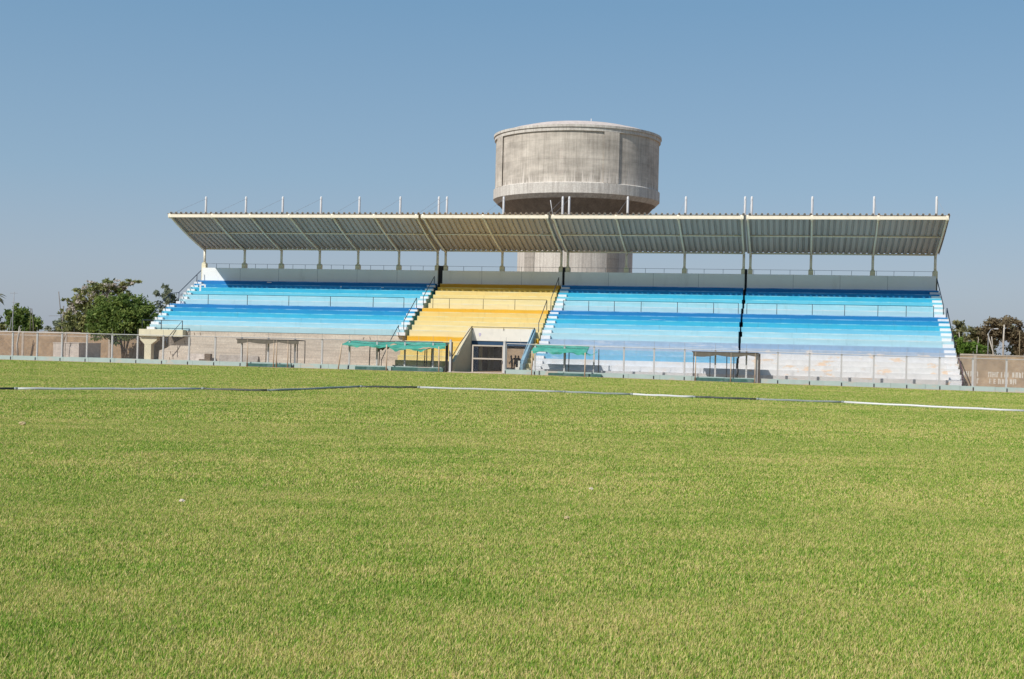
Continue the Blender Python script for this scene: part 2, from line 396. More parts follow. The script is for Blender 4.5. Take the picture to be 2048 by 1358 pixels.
# ------------------------------------------------------------------ mesh builder
class MB:
    def __init__(self):
        self.v, self.f, self.smooth = [], [], []

    def face(self, idx, sm=False):
        self.f.append(idx); self.smooth.append(sm)

    def box(self, x0, x1, y0, y1, z0, z1):
        o = len(self.v)
        self.v += [(x0, y0, z0), (x1, y0, z0), (x1, y1, z0), (x0, y1, z0), (x0, y0, z1), (x1, y0, z1), (x1, y1, z1), (x0, y1, z1)]
        for q in ((0, 3, 2, 1), (4, 5, 6, 7), (0, 1, 5, 4), (1, 2, 6, 5), (2, 3, 7, 6), (3, 0, 4, 7)):
            self.face(tuple(o + i for i in q))
        return self

    def tube(self, pts, r, seg=8, cap=True):
        """round bar through points; r a number or a list"""
        pts = [Vector(p) for p in pts]
        rs = r if isinstance(r, (list, tuple)) else [r] * len(pts)
        o = len(self.v)
        up = None
        for i, p in enumerate(pts):
            d = (pts[min(i + 1, len(pts) - 1)] - pts[max(i - 1, 0)]).normalized()
            if up is None:
                up = Vector((0, 0, 1)) if abs(d.z) < 0.9 else Vector((1, 0, 0))
            a = d.cross(up).normalized(); bb = a.cross(d).normalized()
            up = bb
            for k in range(seg):
                t = 2 * math.pi * k / seg
                self.v.append(tuple(p + (a * math.cos(t) + bb * math.sin(t)) * rs[i]))
        for i in range(len(pts) - 1):
            for k in range(seg):
                k2 = (k + 1) % seg
                self.face((o + i * seg + k, o + i * seg + k2, o + (i + 1) * seg + k2, o + (i + 1) * seg + k), seg > 5)
        if cap:
            self.face(tuple(o + k for k in reversed(range(seg))))
            e = o + (len(pts) - 1) * seg
            self.face(tuple(e + k for k in range(seg)))
        return self

    def lathe(self, prof, seg=96, cx=0, cy=0, a0=0.0, a1=2 * math.pi, sm=True):
        o = len(self.v)
        full = abs(a1 - a0 - 2 * math.pi) < 1e-6
        cols = seg if full else seg + 1
        for (r, z) in prof:
            for k in range(cols):
                t = a0 + (a1 - a0) * k / seg
                self.v.append((cx + r * math.cos(t), cy + r * math.sin(t), z))
        for i in range(len(prof) - 1):
            for k in range(seg):
                k2 = (k + 1) % cols
                self.face((o + i * cols + k, o + i * cols + k2, o + (i + 1) * cols + k2, o + (i + 1) * cols + k), sm)
        return self

    def prism(self, poly, axis, a0, a1):
        """poly in the two other axes, extruded along axis from a0 to a1"""
        o = len(self.v); n = len(poly)
        for a in (a0, a1):
            for (p, q) in poly:
                self.v.append({0: (a, p, q), 1: (p, a, q), 2: (p, q, a)}[axis])
        self.face(tuple(o + i for i in range(n)))
        self.face(tuple(o + n + i for i in reversed(range(n))))
        for i in range(n):
            j = (i + 1) % n
            self.face((o + i, o + n + i, o + n + j, o + j))
        return self

    def grid(self, nx, ny, fn, thick=0.0, sm=True):
        """sheet fn(u,v)->point; with thickness both faces and the rim"""
        o = len(self.v)
        for j in range(ny + 1):
            for i in range(nx + 1):
                self.v.append(tuple(fn(i / nx, j / ny)))
        st = nx + 1
        for j in range(ny):
            for i in range(nx):
                a = o + j * st + i
                self.face((a, a + 1, a + 1 + st, a + st), sm)
        if thick:
            o2 = len(self.v)
            cnt = (nx + 1) * (ny + 1)
            for k in range(cnt):
                x, y, z = self.v[o + k]
                self.v.append((x, y, z - thick))
            for j in range(ny):
                for i in range(nx):
                    a = o2 + j * st + i
                    self.face((a, a + st, a + 1 + st, a + 1), sm)
            ring = [i for i in range(st)] + [j * st + nx for j in range(1, ny + 1)] + [ny * st + i for i in reversed(range(nx))] + [j * st for j in reversed(range(1, ny))]
            for q in range(len(ring)):
                a, b2 = ring[q], ring[(q + 1) % len(ring)]
                self.face((o + a, o2 + a, o2 + b2, o + b2))
        return self

    def mesh(self, name, m):
        me = bpy.data.meshes.new(name)
        me.from_pydata(self.v, [], self.f)
        bm = bmesh.new(); bm.from_mesh(me)
        bmesh.ops.recalc_face_normals(bm, faces=bm.faces)
        bm.to_mesh(me); bm.free()
        me.polygons.foreach_set('use_smooth', self.smooth)
        me.materials.append(m)
        me.update()
        return me

    def build(self, name, m, parent=None, **tags):
        o = bpy.data.objects.new(name, self.mesh(name, m))
        COL.objects.link(o)
        if parent is not None:
            o.parent = parent
        for k, v in tags.items():
            o[k] = v
        return o


def inst(name, me, parent, loc=(0, 0, 0), rotz=0.0, **tags):
    o = bpy.data.objects.new(name, me)
    COL.objects.link(o)
    o.parent = parent
    o.location = loc
    o.rotation_euler = (0, 0, rotz)
    for k, v in tags.items():
        o[k] = v
    return o


def empty(name, parent=None, label=None, category=None, group=None, loc=None, rz=None):
    o = bpy.data.objects.new(name, None)
    COL.objects.link(o)
    o.empty_display_size = 0.3
    if parent is not None:
        o.parent = parent
    if loc is not None:
        o.location = loc
    if rz is not None:
        o.rotation_euler = (0, 0, rz)
    tag(o, label, category, group)
    return o


def tag(o, label=None, category=None, group=None, kind=None):
    if category and not kind: kind = 'thing'
    if label: o['label'] = label
    if category: o['category'] = category
    if group: o['group'] = group
    if kind: o['kind'] = kind
    return o


def stand_thing(name, label, category, s=0.0, n=0.0, z=0.0, group=None):
    """an Empty on the stand's axes at (s, n); its parts use local offsets from there"""
    return empty(name, None, label, category, group, W(s, n, z), -TH)


def set_stand(o, s=0, n=0, z=0):
    o.location = W(s, n, z); o.rotation_euler = (0, 0, -TH)
    return o


# ================================================================== SETTING: ground
# a plain large sheet of earth with the slope near the stand
gm = MB()
xs = [-1800, -400, -100, 0, 25, 50, 75, 100, 400, 1800]
ys = [-400, -20, 60, 120, 180, 300, 900, 3500]
for y in ys:
    for x in xs:
        gm.v.append((x, y, gz(min(x, 75)) - 0.012))
for j in range(len(ys) - 1):
    for i in range(len(xs) - 1):
        a = j * len(xs) + i
        gm.face((a, a + 1, a + 1 + len(xs), a + len(xs)))
tag(gm.build('ground', M_DIRT), kind='structure')

fld = MB()
NS = 40
edge = [(-120 + 240 * k / NS) for k in range(NS + 1)]
rows = [None, -40, -20, -6, -3.1]
for r in rows:
    for s in edge:
        p = W(s, r, 0) if r is not None else Vector((s * 1.3, -40, 0))
        if r is None:
            p = Vector((W(s, 0).x, -40, 0))
        fld.v.append((p.x, p.y, gz(min(p.x, 75))))
for j in range(len(rows) - 1):
    for i in range(NS):
        a = j * (NS + 1) + i
        fld.face((a, a + 1, a + 2 + NS, a + 1 + NS))
tag(fld.build('field', M_TURF), kind='structure')


# grass blades: real triangles, dense close by, coarser farther off
def grass():
    V, Rn = [], []
    zones = [(9.0, 16.0, 4600, 0.0150, 0.052), (16.0, 26.0, 2900, 0.019, 0.053), (26.0, 45.0, 1200, 0.027, 0.054), (45.0, 72.0, 420, 0.042, 0.056), (72.0, 98.0, 220, 0.045, 0.055), (98.0, 142.0, 110, 0.055, 0.055)]
    for y0, y1, dens, w, h in zones:
        hw = 0.41 * y1 + 2.0
        n = int((y1 - y0) * 2 * hw * dens)
        x = rng.uniform(-hw, hw, n); y = rng.uniform(y0, y1, n)
        keep = np.abs(x) < 0.41 * y + 2.0
        x, y = x[keep], y[keep]
        # stay on the pitch side of the fence
        nn = (y - ORG.y) * CT + x * ST
        k2 = nn < -3.2 - 0.35 * np.sin(x * 0.9) * np.sin(x * 0.37 + 1) - 0.3 * rng.random(len(x))
        x, y = x[k2], y[k2]
        n = len(x)
        # tufted height: taller and thinner turf in patches
        tuft = 0.5 + 0.5 * np.sin(x * 2.1 + 1.3 * np.sin(y * 1.7)) * np.sin(y * 1.3 + 1.1 * np.sin(x * 0.9))
        hh = h * (0.55 + 0.75 * rng.random(n)) * (0.88 + 0.24 * tuft)
        ww = w * (0.6 + 0.8 * rng.random(n))
        az = rng.uniform(0, 2 * np.pi, n)
        lean = np.abs(rng.normal(0.45, 0.35, n)) * hh
        la = rng.normal(0.5, 1.5, n)
        base = np.where(x > 0, -0.008 * x, 0.0) - 0.004
        dx, dy = np.cos(az) * ww / 2, np.sin(az) * ww / 2
        P = np.empty((n, 3, 3), np.float32)
        P[:, 0] = np.stack([x - dx, y - dy, base], 1)
        P[:, 1] = np.stack([x + dx, y + dy, base], 1)
        P[:, 2] = np.stack([x + np.cos(la) * lean, y + np.sin(la) * lean, base + hh], 1)
        V.append(P.reshape(-1, 3)); Rn.append(rng.random(n).astype(np.float32))
    V = np.concatenate(V); Rn = np.concatenate(Rn)
    n = len(Rn)
    me = bpy.data.meshes.new('grass')
    me.vertices.add(3 * n); me.vertices.foreach_set('co', V.ravel())
    me.loops.add(3 * n); me.loops.foreach_set('vertex_index', np.arange(3 * n, dtype=np.int32))
    me.polygons.add(n)
    me.polygons.foreach_set('loop_start', np.arange(0, 3 * n, 3, dtype=np.int32))
    at = me.attributes.new('rnd', 'FLOAT', 'FACE')
    at.data.foreach_set('value', Rn)
    me.materials.append(M_BLADE)
    me.update(calc_edges=True)
    o = bpy.data.objects.new('grass', me)
    COL.objects.link(o)
    tag(o, 'short green and straw coloured turf covering the whole pitch', 'grass', kind='stuff')
    print('blades', n)


grass()

# ================================================================== GRANDSTAND
GS = stand_thing('grandstand', 'long stepped grandstand in blue and yellow bands under a corrugated roof', 'grandstand')
NROW = [6.75 + 0.85 * k for k in range(6)] + [13.2 + 0.85 * k for k in range(6)]
ZROW = [4.08, 4.60, 5.07, 5.57, 6.05, 6.45, 7.05, 7.56, 8.02, 8.49, 8.92, 9.36]
ZBASE = 3.45
NLOW = [1.5, 2.3, 3.1, 3.85, 4.6, 5.3, 6.0]          # the seven rows below, right down to the ground
ZLOW = [0.50, 1.00, 1.50, 2.00, 2.50, 2.97, 3.45]
NBACK = 18.4
BLOCKS = [('blue', -41.1, -12.62, BLUE, None), ('yellow', -12.05, 1.42, YEL, YLOW), ('blue', 1.66, 21.22, BLUE, LOW3), ('blue', 21.46, 40.95, BLUE, LOW4)]
BLAB = ['blue seating block above the bare concrete wall', 'yellow seating block over the players tunnel', 'blue seating block with faded lower rows beside the yellow one', 'blue seating block with peeling white lower rows']
TUN0, TUN1 = -5.2, 0.2                                # the tunnel through the yellow block


def skew(n):
    """block ends flare a little towards the field"""
    return max(0.0, (17.5 - n)) / 16.0


for bi, (kind, s0, s1, top, low) in enumerate(BLOCKS):
    blk = empty('seating_block', GS, BLAB[bi])
    for k in range(12):
        n0 = NROW[k]
        zb = ZBASE if k == 0 else ZROW[k - 1]
        e0 = s0 - (0.45 * skew(n0) if bi == 0 else 0.0) + (random.uniform(-.07, .07) if bi == 3 else 0)
        e1 = s1 + (0.55 * skew(n0) if bi == 3 else (-0.35 * skew(n0) if bi == 0 else 0.0)) + (random.uniform(-.09, .09) if bi == 2 else 0)
        if bi == 1:
            e0 -= 0.35 * skew(n0)
        MB().box(e0, e1, n0, NBACK, zb + 0.0015, ZROW[k]).build('bench_row', top[k], blk)
    if low is not None:
        for k in range(7):
            n0 = NLOW[k]
            zb = -0.6 if k == 0 else ZLOW[k - 1]
            e0 = s0 + (random.uniform(-.07, .07) if bi == 3 else (-0.35 * skew(n0) if bi == 1 else 0))
            e1 = s1 + (0.6 * skew(n0) if bi == 3 else 0) + (random.uniform(-.09, .09) if bi == 2 else 0)
            m = MB()
            if bi == 1:
                m.box(e0, -6.25 + .30 * (n0 - 1) / 5.62 + .12, n0, NBACK, zb + 0.0015, ZLOW[k]).box(0.86, e1, n0, NBACK, zb + 0.0015, ZLOW[k])
                if k == 6:
                    m.box(-5.8, 0.858, 6.91, NBACK, zb + 0.0015, ZLOW[k])
            else:
                m.box(e0, e1, n0, NBACK, zb + 0.0015, ZLOW[k])
            m.build('bench_row', low[k], blk)

# concrete base under the first block: its left end is broken back under the landing
fw = MB()
fw.prism([(-40.35, -0.1), (-40.25, 1.25), (-39.4, 1.55), (-38.75, 1.95), (-38.1, 2.35), (-37.15, 2.84), (-37.15, 3.449), (-12.98, 3.449), (-12.98, -0.1)], 1, 6.79, 18.0)
fw.build('front_wall', M_CONC, GS)
MB().prism([(-41.3, -0.1), (-41.3, 3.0), (-37.2, 3.0), (-37.2, 2.0), (-40.2, -0.1)], 1, 11.0, 17.5).build('undercroft_wall', M_RUBBLE, GS)
MB().box(-42.25, -37.16, 5.95, 8.5, 2.78, 3.53).build('landing_slab', M_CREAM, GS)
pl = MB().box(-41.72, -40.95, 6.25, 6.95, -0.1, 2.775).build('pillar', M_CREAM, GS)
MB().prism([(-42.2, 2.77), (-42.2, 2.35), (-41.72, 1.9), (-40.95, 1.9), (-40.3, 2.35), (-40.3, 2.77)], 1, 6.24, 6.96).build('corbel', M_CREAM, pl)
# small rough marks left on the concrete where formwork ties broke out
for (s, z, dx, dz) in ((-39.0, 1.2, .10, -.35), (-38.2, 1.75, .12, -.4), (-37.4, 2.4, .12, -.45), (-36.3, 3.3, .1, -.3), (-35.6, 3.3, .06, -.28), (-38.7, .95, .05, -.6), (-39.1, .55, .12, -.4), (-17.2, 3.2, -.12, -.3), (-16.6, 3.25, .1, -.3)):
    MB().prism([(s, z), (s + .06, z), (s + dx + .06, z + dz), (s + dx, z + dz)], 1, 6.77, 6.80).build('formwork_scar', M_BLOCK, GS)

# aisle stairs: a white half-step on every row
AISLES = [(-41.35, -0.30, 0.90, 0, 12, 'end stair of white half steps beside the landing'), (-13.45, -0.22, 0.93, 0, 12, 'white stair between blue and yellow blocks'),
          (1.68, -0.12, 0.93, -7, 12, 'white stair at the right edge of the yellow block'), (40.08, 0.35, 1.0, -7, 12, 'white stair at the right end of the stand')]
for ai, (sa, fl, wd, k0, k1, lab) in enumerate(AISLES):
    st = empty('aisle_stair', GS, lab)
    for k in range(k0, k1):
        n0 = NROW[k] if k >= 0 else NLOW[k + 7]
        zb = (ZBASE if k == 0 else (ZROW[k - 1] if k > 0 else (0.0 if k == -7 else ZLOW[k + 6])))
        zt = ZROW[k] if k >= 0 else ZLOW[k + 7]
        a = sa + fl * skew(n0) + random.uniform(-.03, .03)
        MB().box(a, a + wd, n0 - 0.36, n0 + 0.02, zb + 0.002, zb + (zt - zb) * 0.54).build('step', STEPW, st)

# parapet wall, railing, joints
WALLS = [(-41.0, -12.62), (-12.05, 1.52), (1.80, 21.24), (21.50, 40.75)]
for (a, b) in WALLS:
    w = MB().box(a, b, NBACK, NBACK + 0.28, -0.2 if a < -41.5 else 9.3, 10.87).build('back_wall', M_PARA, GS)
    # pour joints in the wall face
    nb = max(2, round((b - a) / 4.7))
    for k in range(1, nb):
        x = a + (b - a) * k / nb
        MB().box(x - .012, x + .012, NBACK - 0.004, NBACK + 0.002, 9.37, 10.86).build('pour_joint', M_THIN, w)
    MB().box(a, b, NBACK + 0.9, NBACK + 1.1, 2.35 if a == -12.05 else -0.2, 9.29).build('rear_face', M_CONC, GS)
for (a, b) in ((-12.62, -12.05), (1.52, 1.80), (21.24, 21.50)):
    MB().box(a - .02, b + .02, NBACK + 0.30, NBACK + 0.42, -0.2, 11.42).build('joint_cover', M_DARK, GS)

COLS = [-41.0, -36.0, -31.46, -26.8, -22.18, -17.33, -12.82, -11.88, -5.36, 1.30, 2.03, 8.5, 14.8, 21.10, 21.80, 28.11, 34.43, 40.70]
col_me = MB().tube([(0, 0, 10.9), (0, 0, 13.05)], 0.125, 10).tube([(0, 0, 13.05), (0, 0, 19.1), (0, 0, 19.22)], [0.125, 0.125, 0.075], 12).mesh('column', M_MAST)
low_me = MB().tube([(0, 0, 11.4), (0, 0, 13.05)], 0.14, 10).mesh('column_foot', M_STEEL)
ped_me = MB().prism([(-.25, 9.4), (.25, 9.4), (.25, 11.36), (.15, 11.5), (-.15, 11.5), (-.25, 11.36)], 1, -0.24, 0.30).mesh('pedestal', M_PED)
NCOL = NBACK + 0.56
ZR0, ZR1 = 12.98, 16.05                 # rafter axis at the back and at the front
NR0, NR1 = NBACK + 0.35, 9.85
FRONT = [-40.92, -35.89, -31.48, -27.0, -22.1, -17.42, -12.75, -12.02, -5.5, 1.22, 1.95, 8.47, 14.8, 21.12, 21.72, 28.0, 34.35, 40.80]
for s, sf in zip(COLS, FRONT):
    c = inst('column', col_me, GS, (s, NCOL, 0))
    inst('pedestal', ped_me, c)
    inst('column_foot', low_me, c)
    zc = lambda t: ZR0 + (ZR1 - ZR0) * t - 0.35 * math.sin(math.pi * t) * 0.5
    pts = [(s + (sf - s) * t, NR0 + (NR1 - NR0) * t, zc(t)) for t in (0, .2, .4, .6, .8, 1.0)]
    ra = MB().tube([(s, NCOL, 12.95)] + pts, 0.11, 8).tube([(sf, NR1 - .02, ZR1 - .26), (sf, NR1 - .02, ZR1 + .24)], 0.15, 8).build('rafter', M_STEEL, GS)
    MB().tube([(s, NCOL, 18.95), (sf, NR1 + .1, ZR1 + .2)], 0.013, 5).build('stay_cable', M_ANT, ra)


def zroof(t):
    return ZR0 + (ZR1 - ZR0) * t - 0.175 * math.sin(math.pi * t) + 0.22


ROOFS = [(-41.2, -12.36), (-12.33, 1.57), (1.62, 21.44), (21.47, 41.05)]
for (a, b) in ROOFS:
    prof = []
    pitch = 0.585
    nrib = int(round((b - a) / pitch)); pitch = (b - a) / nrib
    for k in range(nrib):
        x = a + k * pitch
        prof += [(x, 0.0), (x + pitch * 0.56, 0.0), (x + pitch * 0.64, 0.17), (x + pitch * 0.92, 0.17)]
    prof.append((b, 0.0))
    m = MB()
    T = [-.035, .15, .3, .45, .6, .75, .9, 1.015]
    nx = len(prof) - 1
    o = len(m.v)
    for t in T:
        for (x, dz) in prof:
            m.v.append((x, NR0 + (NR1 - NR0) * t, zroof(t) + dz))
    for j in range(len(T) - 1):
        for i in range(nx):
            q = o + j * (nx + 1) + i
            m.face((q, q + 1, q + nx + 2, q + nx + 1))
    rf = m.build('roof_sheet', M_ROOF, GS)
    sd = rf.modifiers.new('thickness', 'SOLIDIFY'); sd.thickness = 0.012; sd.offset = 1
    MB().box(a + .12, b - .12, NR1 - 0.16, NR1 - 0.02, ZR1 - 0.16, ZR1 + 0.17).build('front_beam', M_STEEL, rf)
    for t in (0.53,):
        MB().tube([(a + .2, NR0 + (NR1 - NR0) * t, zroof(t) - 0.09), (b - .2, NR0 + (NR1 - NR0) * t, zroof(t) - 0.09)], 0.085, 8).build('purlin', M_STEEL, rf)
    MB().tube([(a + .3, NR0 + .05, zroof(0.0) - .10), (b - .3, NR0 + .05, zroof(0.0) - .10)], 0.09, 8).build('purlin', M_STEEL, rf)

# thin railing on the parapet
post_me = MB().tube([(0, 0, 10.86), (0, 0, 11.36)], 0.022, 6).mesh('post', M_THIN)
for (a, b), cs in zip(WALLS, ((0, 7), (7, 10), (10, 14), (14, 18))):
    rl = MB().tube([(a + .1, NBACK + .14, 11.36), (b - .1, NBACK + .14, 11.36)], 0.018, 6).build('parapet_railing', M_THIN, GS)
    for k in range(cs[0], cs[1] - 1):
        for t in (0.34, 0.66):
            inst('post', post_me, rl, (COLS[k] + (COLS[k + 1] - COLS[k]) * t, NBACK + .14, 0))
        if cs[0] >= 7:
            inst('post', post_me, rl, (COLS[k] + 0.38, NBACK + .14, 0))
# walkway railings
wp_me = MB().tube([(0, 0, 6.45), (0, 0, 7.52)], 0.035, 6).mesh('post', M_RAIL)
wy_me = MB().tube([(0, 0, 6.45), (0, 0, 7.50)], 0.035, 6).mesh('post', M_RAILY)
for xs_, me, m in (([-40.03, -36.77, -32.15, -27.32, -22.55, -17.71, -14.28], wp_me, M_RAIL), ([-11.07, -9.26, -5.57, -2.16, 1.25], wy_me, M_RAILY),
                   ([3.0, 5.66, 8.33, 11.1, 14.81, 18.47, 20.95], wp_me, M_RAIL), ([21.8, 24.77, 28.25, 31.39, 34.58, 37.27, 39.85], wp_me, M_RAIL)):
    rl = MB().tube([(xs_[0], 11.15, 7.52), (xs_[-1], 11.15, 7.52)], 0.026 if m is M_RAIL else 0.03, 6).build('walkway_railing', m, GS)
    for x in xs_:
        inst('post', me, rl, (x, 11.15, 0))


def handrail(paths, m, r=0.04):
    b = MB()
    for p in paths:
        b.tube(p, r, 6)
    return b.build('handrail', m, GS)


handrail([[(-12.76, 17.6, 9.36), (-12.76, 17.6, 10.16), (-12.72, 13.2, 7.72), (-12.7, 13.2, 6.45)]], M_RAIL)
handrail([[(-12.86, 11.1, 6.4), (-12.86, 11.1, 7.52), (-12.95, 6.9, 4.96), (-12.95, 6.9, 3.9)]], M_RAIL)
handrail([[(-13.5, 6.88, 3.2), (-13.5, 6.88, 4.49), (-13.6, 4.5, 2.91), (-13.55, 1.5, 0.95), (-13.55, 1.5, 0)]], M_RAIL)
handrail([[(1.3, 17.6, 9.36), (1.3, 17.6, 10.2), (1.3, 13.2, 7.72), (1.3, 13.2, 6.45)]], M_RAIL)
handrail([[(1.25, 11.1, 6.4), (1.25, 11.1, 7.48), (1.25, 6.9, 5.05), (1.25, 6.9, 3.4)]], M_RAIL)
handrail([[(40.75, 17.6, 9.3), (40.75, 17.6, 10.6), (40.98, 13.2, 7.69), (41.0, 13.2, 6.6)]], M_RAIL, 0.05)
handrail([[(41.1, 11.2, 6.4), (41.1, 11.1, 7.35), (41.15, 6.8, 4.78), (41.36, 5.9, 3.5)], [(41.15, 6.8, 4.78), (41.15, 6.8, 4.0)]], M_RAIL, 0.05)
handrail([[(41.5, 5.0, 1.9), (41.5, 5.0, 2.81), (41.52, 1.5, 1.33), (41.55, 1.45, -.3)]], M_RAILR, 0.055)
handrail([[(-40.97, 18.0, 10.5), (-41.22, 17.5, 10.02), (-41.30, 13.2, 7.75), (-41.33, 11.1, 7.55), (-41.5, 9.9, 6.7), (-41.55, 7.0, 4.9)], [(-41.22, 17.5, 9.2), (-41.22, 17.5, 10.02)], [(-41.29, 13.2, 6.5), (-41.29, 13.2, 7.75)], [(-41.3, 11.1, 6.4), (-41.3, 11.1, 7.55)]], M_RAIL, 0.045)
handrail([[(-41.9, 6.0, 3.5), (-41.9, 6.0, 4.48), (-39.68, 6.0, 4.50), (-37.24, 6.0, 4.50), (-38.85, 5.7, 2.55), (-39.4, 5.7, 1.9)], [(-39.68, 6.0, 3.5), (-39.68, 6.0, 4.5)], [(-37.24, 6.0, 3.3), (-37.24, 6.0, 4.5)], [(-38.83, 5.7, 1.85), (-38.83, 5.7, 2.55)]], M_RAIL, 0.045)

# painted marks high on the first block
pm = MB()
pm.box(-40.05, -39.83, 15.74, 15.749, 7.95, 8.80).box(-39.83, -39.45, 15.744, 15.7485, 8.68, 8.86).box(-39.45, -39.27, 15.742, 15.749, 8.45, 8.80)
pm.build('painted_mark', M_WHITE, GS)
for (s, z, w_, h_) in ((-32.55, 9.28, .55, .10), (-23.4, 8.88, .14, .14), (-18.6, 8.82, .3, .06)):
    n_ = 17.45 if z > 9 else 16.6
    MB().box(s, s + w_, n_ - .004, n_ + .002, z - h_, z).build('painted_mark', M_WHITE, GS)

# ---- players' tunnel
TN = empty('player_tunnel', GS, 'players tunnel with ivory fascia and sloping side walls')


def wing(sf, sb, m, name):
    """side wall: low at the field end, rising to the fascia"""
    b = MB()
    t = 0.32
    prof = [(1.0, -0.2), (1.0, 0.95), (6.62, 4.42), (6.62, -0.2)]
    for (sa_, sb_) in ((sf, sb), (sf + t, sb + t)):
        for (n_, z_) in prof:
            u = (n_ - 1.0) / 5.62
            b.v.append((sa_ + (sb_ - sa_) * u, n_, z_))
    b.face((0, 1, 2, 3)); b.face((7, 6, 5, 4))
    for i in range(4):
        j = (i + 1) % 4
        b.face((i, 4 + i, 4 + j, j))
    return b.build(name, m, TN)


wing(-6.25, -5.95, M_WINGC, 'side_wall')
wr = wing(0.58, 0.70, M_WINGB, 'side_wall')
wr['label'] = 'light blue side wall'
MB().box(-5.66, 0.72, 6.64, 6.9, 3.10, 4.38).build('fascia', M_IVORY, TN)
MB().box(-5.66, 0.72, 6.70, 6.98, 2.64, 3.098).build('lintel', M_NAVY, TN)
MB().box(-5.66, -4.95, 6.70, 6.98, -0.1, 2.638).build('jamb', M_NAVY, TN)
MB().box(0.2, 0.72, 6.70, 6.98, -0.1, 2.638).build('jamb', M_NAVY, TN)
em = MB().prism([(-4.90, 3.90), (-4.64, 3.90), (-4.64, 3.70), (-4.77, 3.50), (-4.90, 3.70)], 1, 6.63, 6.645).build('emblem', M_PURPLE, TN)
MB().tube([(-5.7, 6.6, 4.5), (0.95, 6.6, 4.5)], 0.035, 6).tube([(-2.3, 6.6, 4.2), (-2.3, 6.6, 4.5)], 0.03, 6).build('top_rail', M_RAILY, TN)
MB().tube([(-5.60, 6.6, 4.2), (-5.60, 6.6, 4.56), (-6.0, 3.2, 2.75), (-6.22, 1.0, 1.35), (-6.22, 1.0, 0.9)], 0.045, 6).build('side_rail', M_BLOCK, TN)
MB().tube([(0.9, 6.6, 4.1), (0.9, 6.6, 4.52), (0.60, 1.2, 1.0)], 0.035, 6).build('side_rail', M_RAIL, TN)
# corridor
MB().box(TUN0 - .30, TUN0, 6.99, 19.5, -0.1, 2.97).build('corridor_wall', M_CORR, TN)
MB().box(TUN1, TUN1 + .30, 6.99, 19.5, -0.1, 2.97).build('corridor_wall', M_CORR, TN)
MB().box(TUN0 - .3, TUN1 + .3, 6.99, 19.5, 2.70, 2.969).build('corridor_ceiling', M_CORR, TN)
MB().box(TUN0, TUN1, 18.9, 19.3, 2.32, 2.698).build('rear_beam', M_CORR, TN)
for (n_, w_) in ((8.3, .5), (12.2, 2.0)):
    MB().box(TUN0 + .002, TUN0 + .22, n_, n_ + w_, -0.1, 2.5).build('corridor_pilaster', M_OLIVE, TN)
# two loose white steps at the foot of the blue side wall
MB().box(0.22, 0.60, 0.78, 0.98, -0.2, 0.62).build('foot_step', M_IVORY, TN)
MB().box(0.44, 0.62, 0.98, 1.4, -0.2, 1.25).build('foot_step', M_IVORY, TN)

# ================================================================== WATER TOWER
WX, WY = 7.9, 170.0
WT = empty('water_tower', None, 'huge weathered concrete water tower with wide drum behind the grandstand', 'water tower', None, (WX, WY, 0), 0)
RT = 10.72
MB().lathe([(RT - .16, 22.7), (RT - .16, 29.15)], 160).build('drum', M_TWALL, WT)
MB().lathe([(10.2, 20.86), (RT + .04, 21.42)], 160).lathe([(RT + .04, 21.42), (RT + .04, 22.66)], 160).lathe([(RT + .04, 22.66), (RT - .2, 22.80)], 160).build('lower_ring', M_TOWERP, WT)
MB().lathe([(RT - .2, 28.95), (RT + .02, 29.0)], 160).lathe([(RT + .02, 29.0), (RT + .02, 29.42)], 160).lathe([(RT + .02, 29.42), (RT + .14, 29.44)], 160).lathe([(RT + .14, 29.44), (RT + .14, 29.74)], 160).lathe([(RT + .14, 29.74), (RT - .3, 29.80)], 160).build('rim', M_TOWERP, WT)
MB().lathe([(RT - .3, 29.78), (9.0, 30.3), (7, 30.8), (4.5, 31.2), (2, 31.42), (0.01, 31.48)], 120).build('dome', M_DOME, WT)
MB().lathe([(10.25, 20.9), (9.95, 20.7), (7.5, 17.9)], 160, sm=True).build('cone', M_CONE, WT)
MB().lathe([(7.46, -0.5), (7.46, 17.95)], 128).build('shaft', M_SHAFT, WT)
for q in range(4):
    ang = math.radians(-90 + 20.5 + 90 * q)
    da = 0.095
    MB().lathe([(RT - .3, 22.7), (RT + .01, 22.72), (RT + .01, 29.02), (RT - .3, 29.03)], 10, 0, 0, ang - da, ang + da, False).build('pilaster', M_TWALL, WT)
    MB().lathe([(7.3, -0.4), (7.56, -0.4), (7.56, 17.8), (7.3, 17.8)], 10, 0, 0, ang + .16, ang + .42, False).build('shaft_rib', M_TOWER, WT)
MB().tube([(1.6, -2, 31.2), (1.6, -2, 31.95)], 0.06, 6).build('vent_pipe', M_MAST, WT)
MB().tube([(-3.1, -9.0, 17.9), (-3.6, -9.9, 20.5)], 0.05, 6).build('drain_pipe', M_MAST, WT)

# ================================================================== FENCE
HF = 2.95


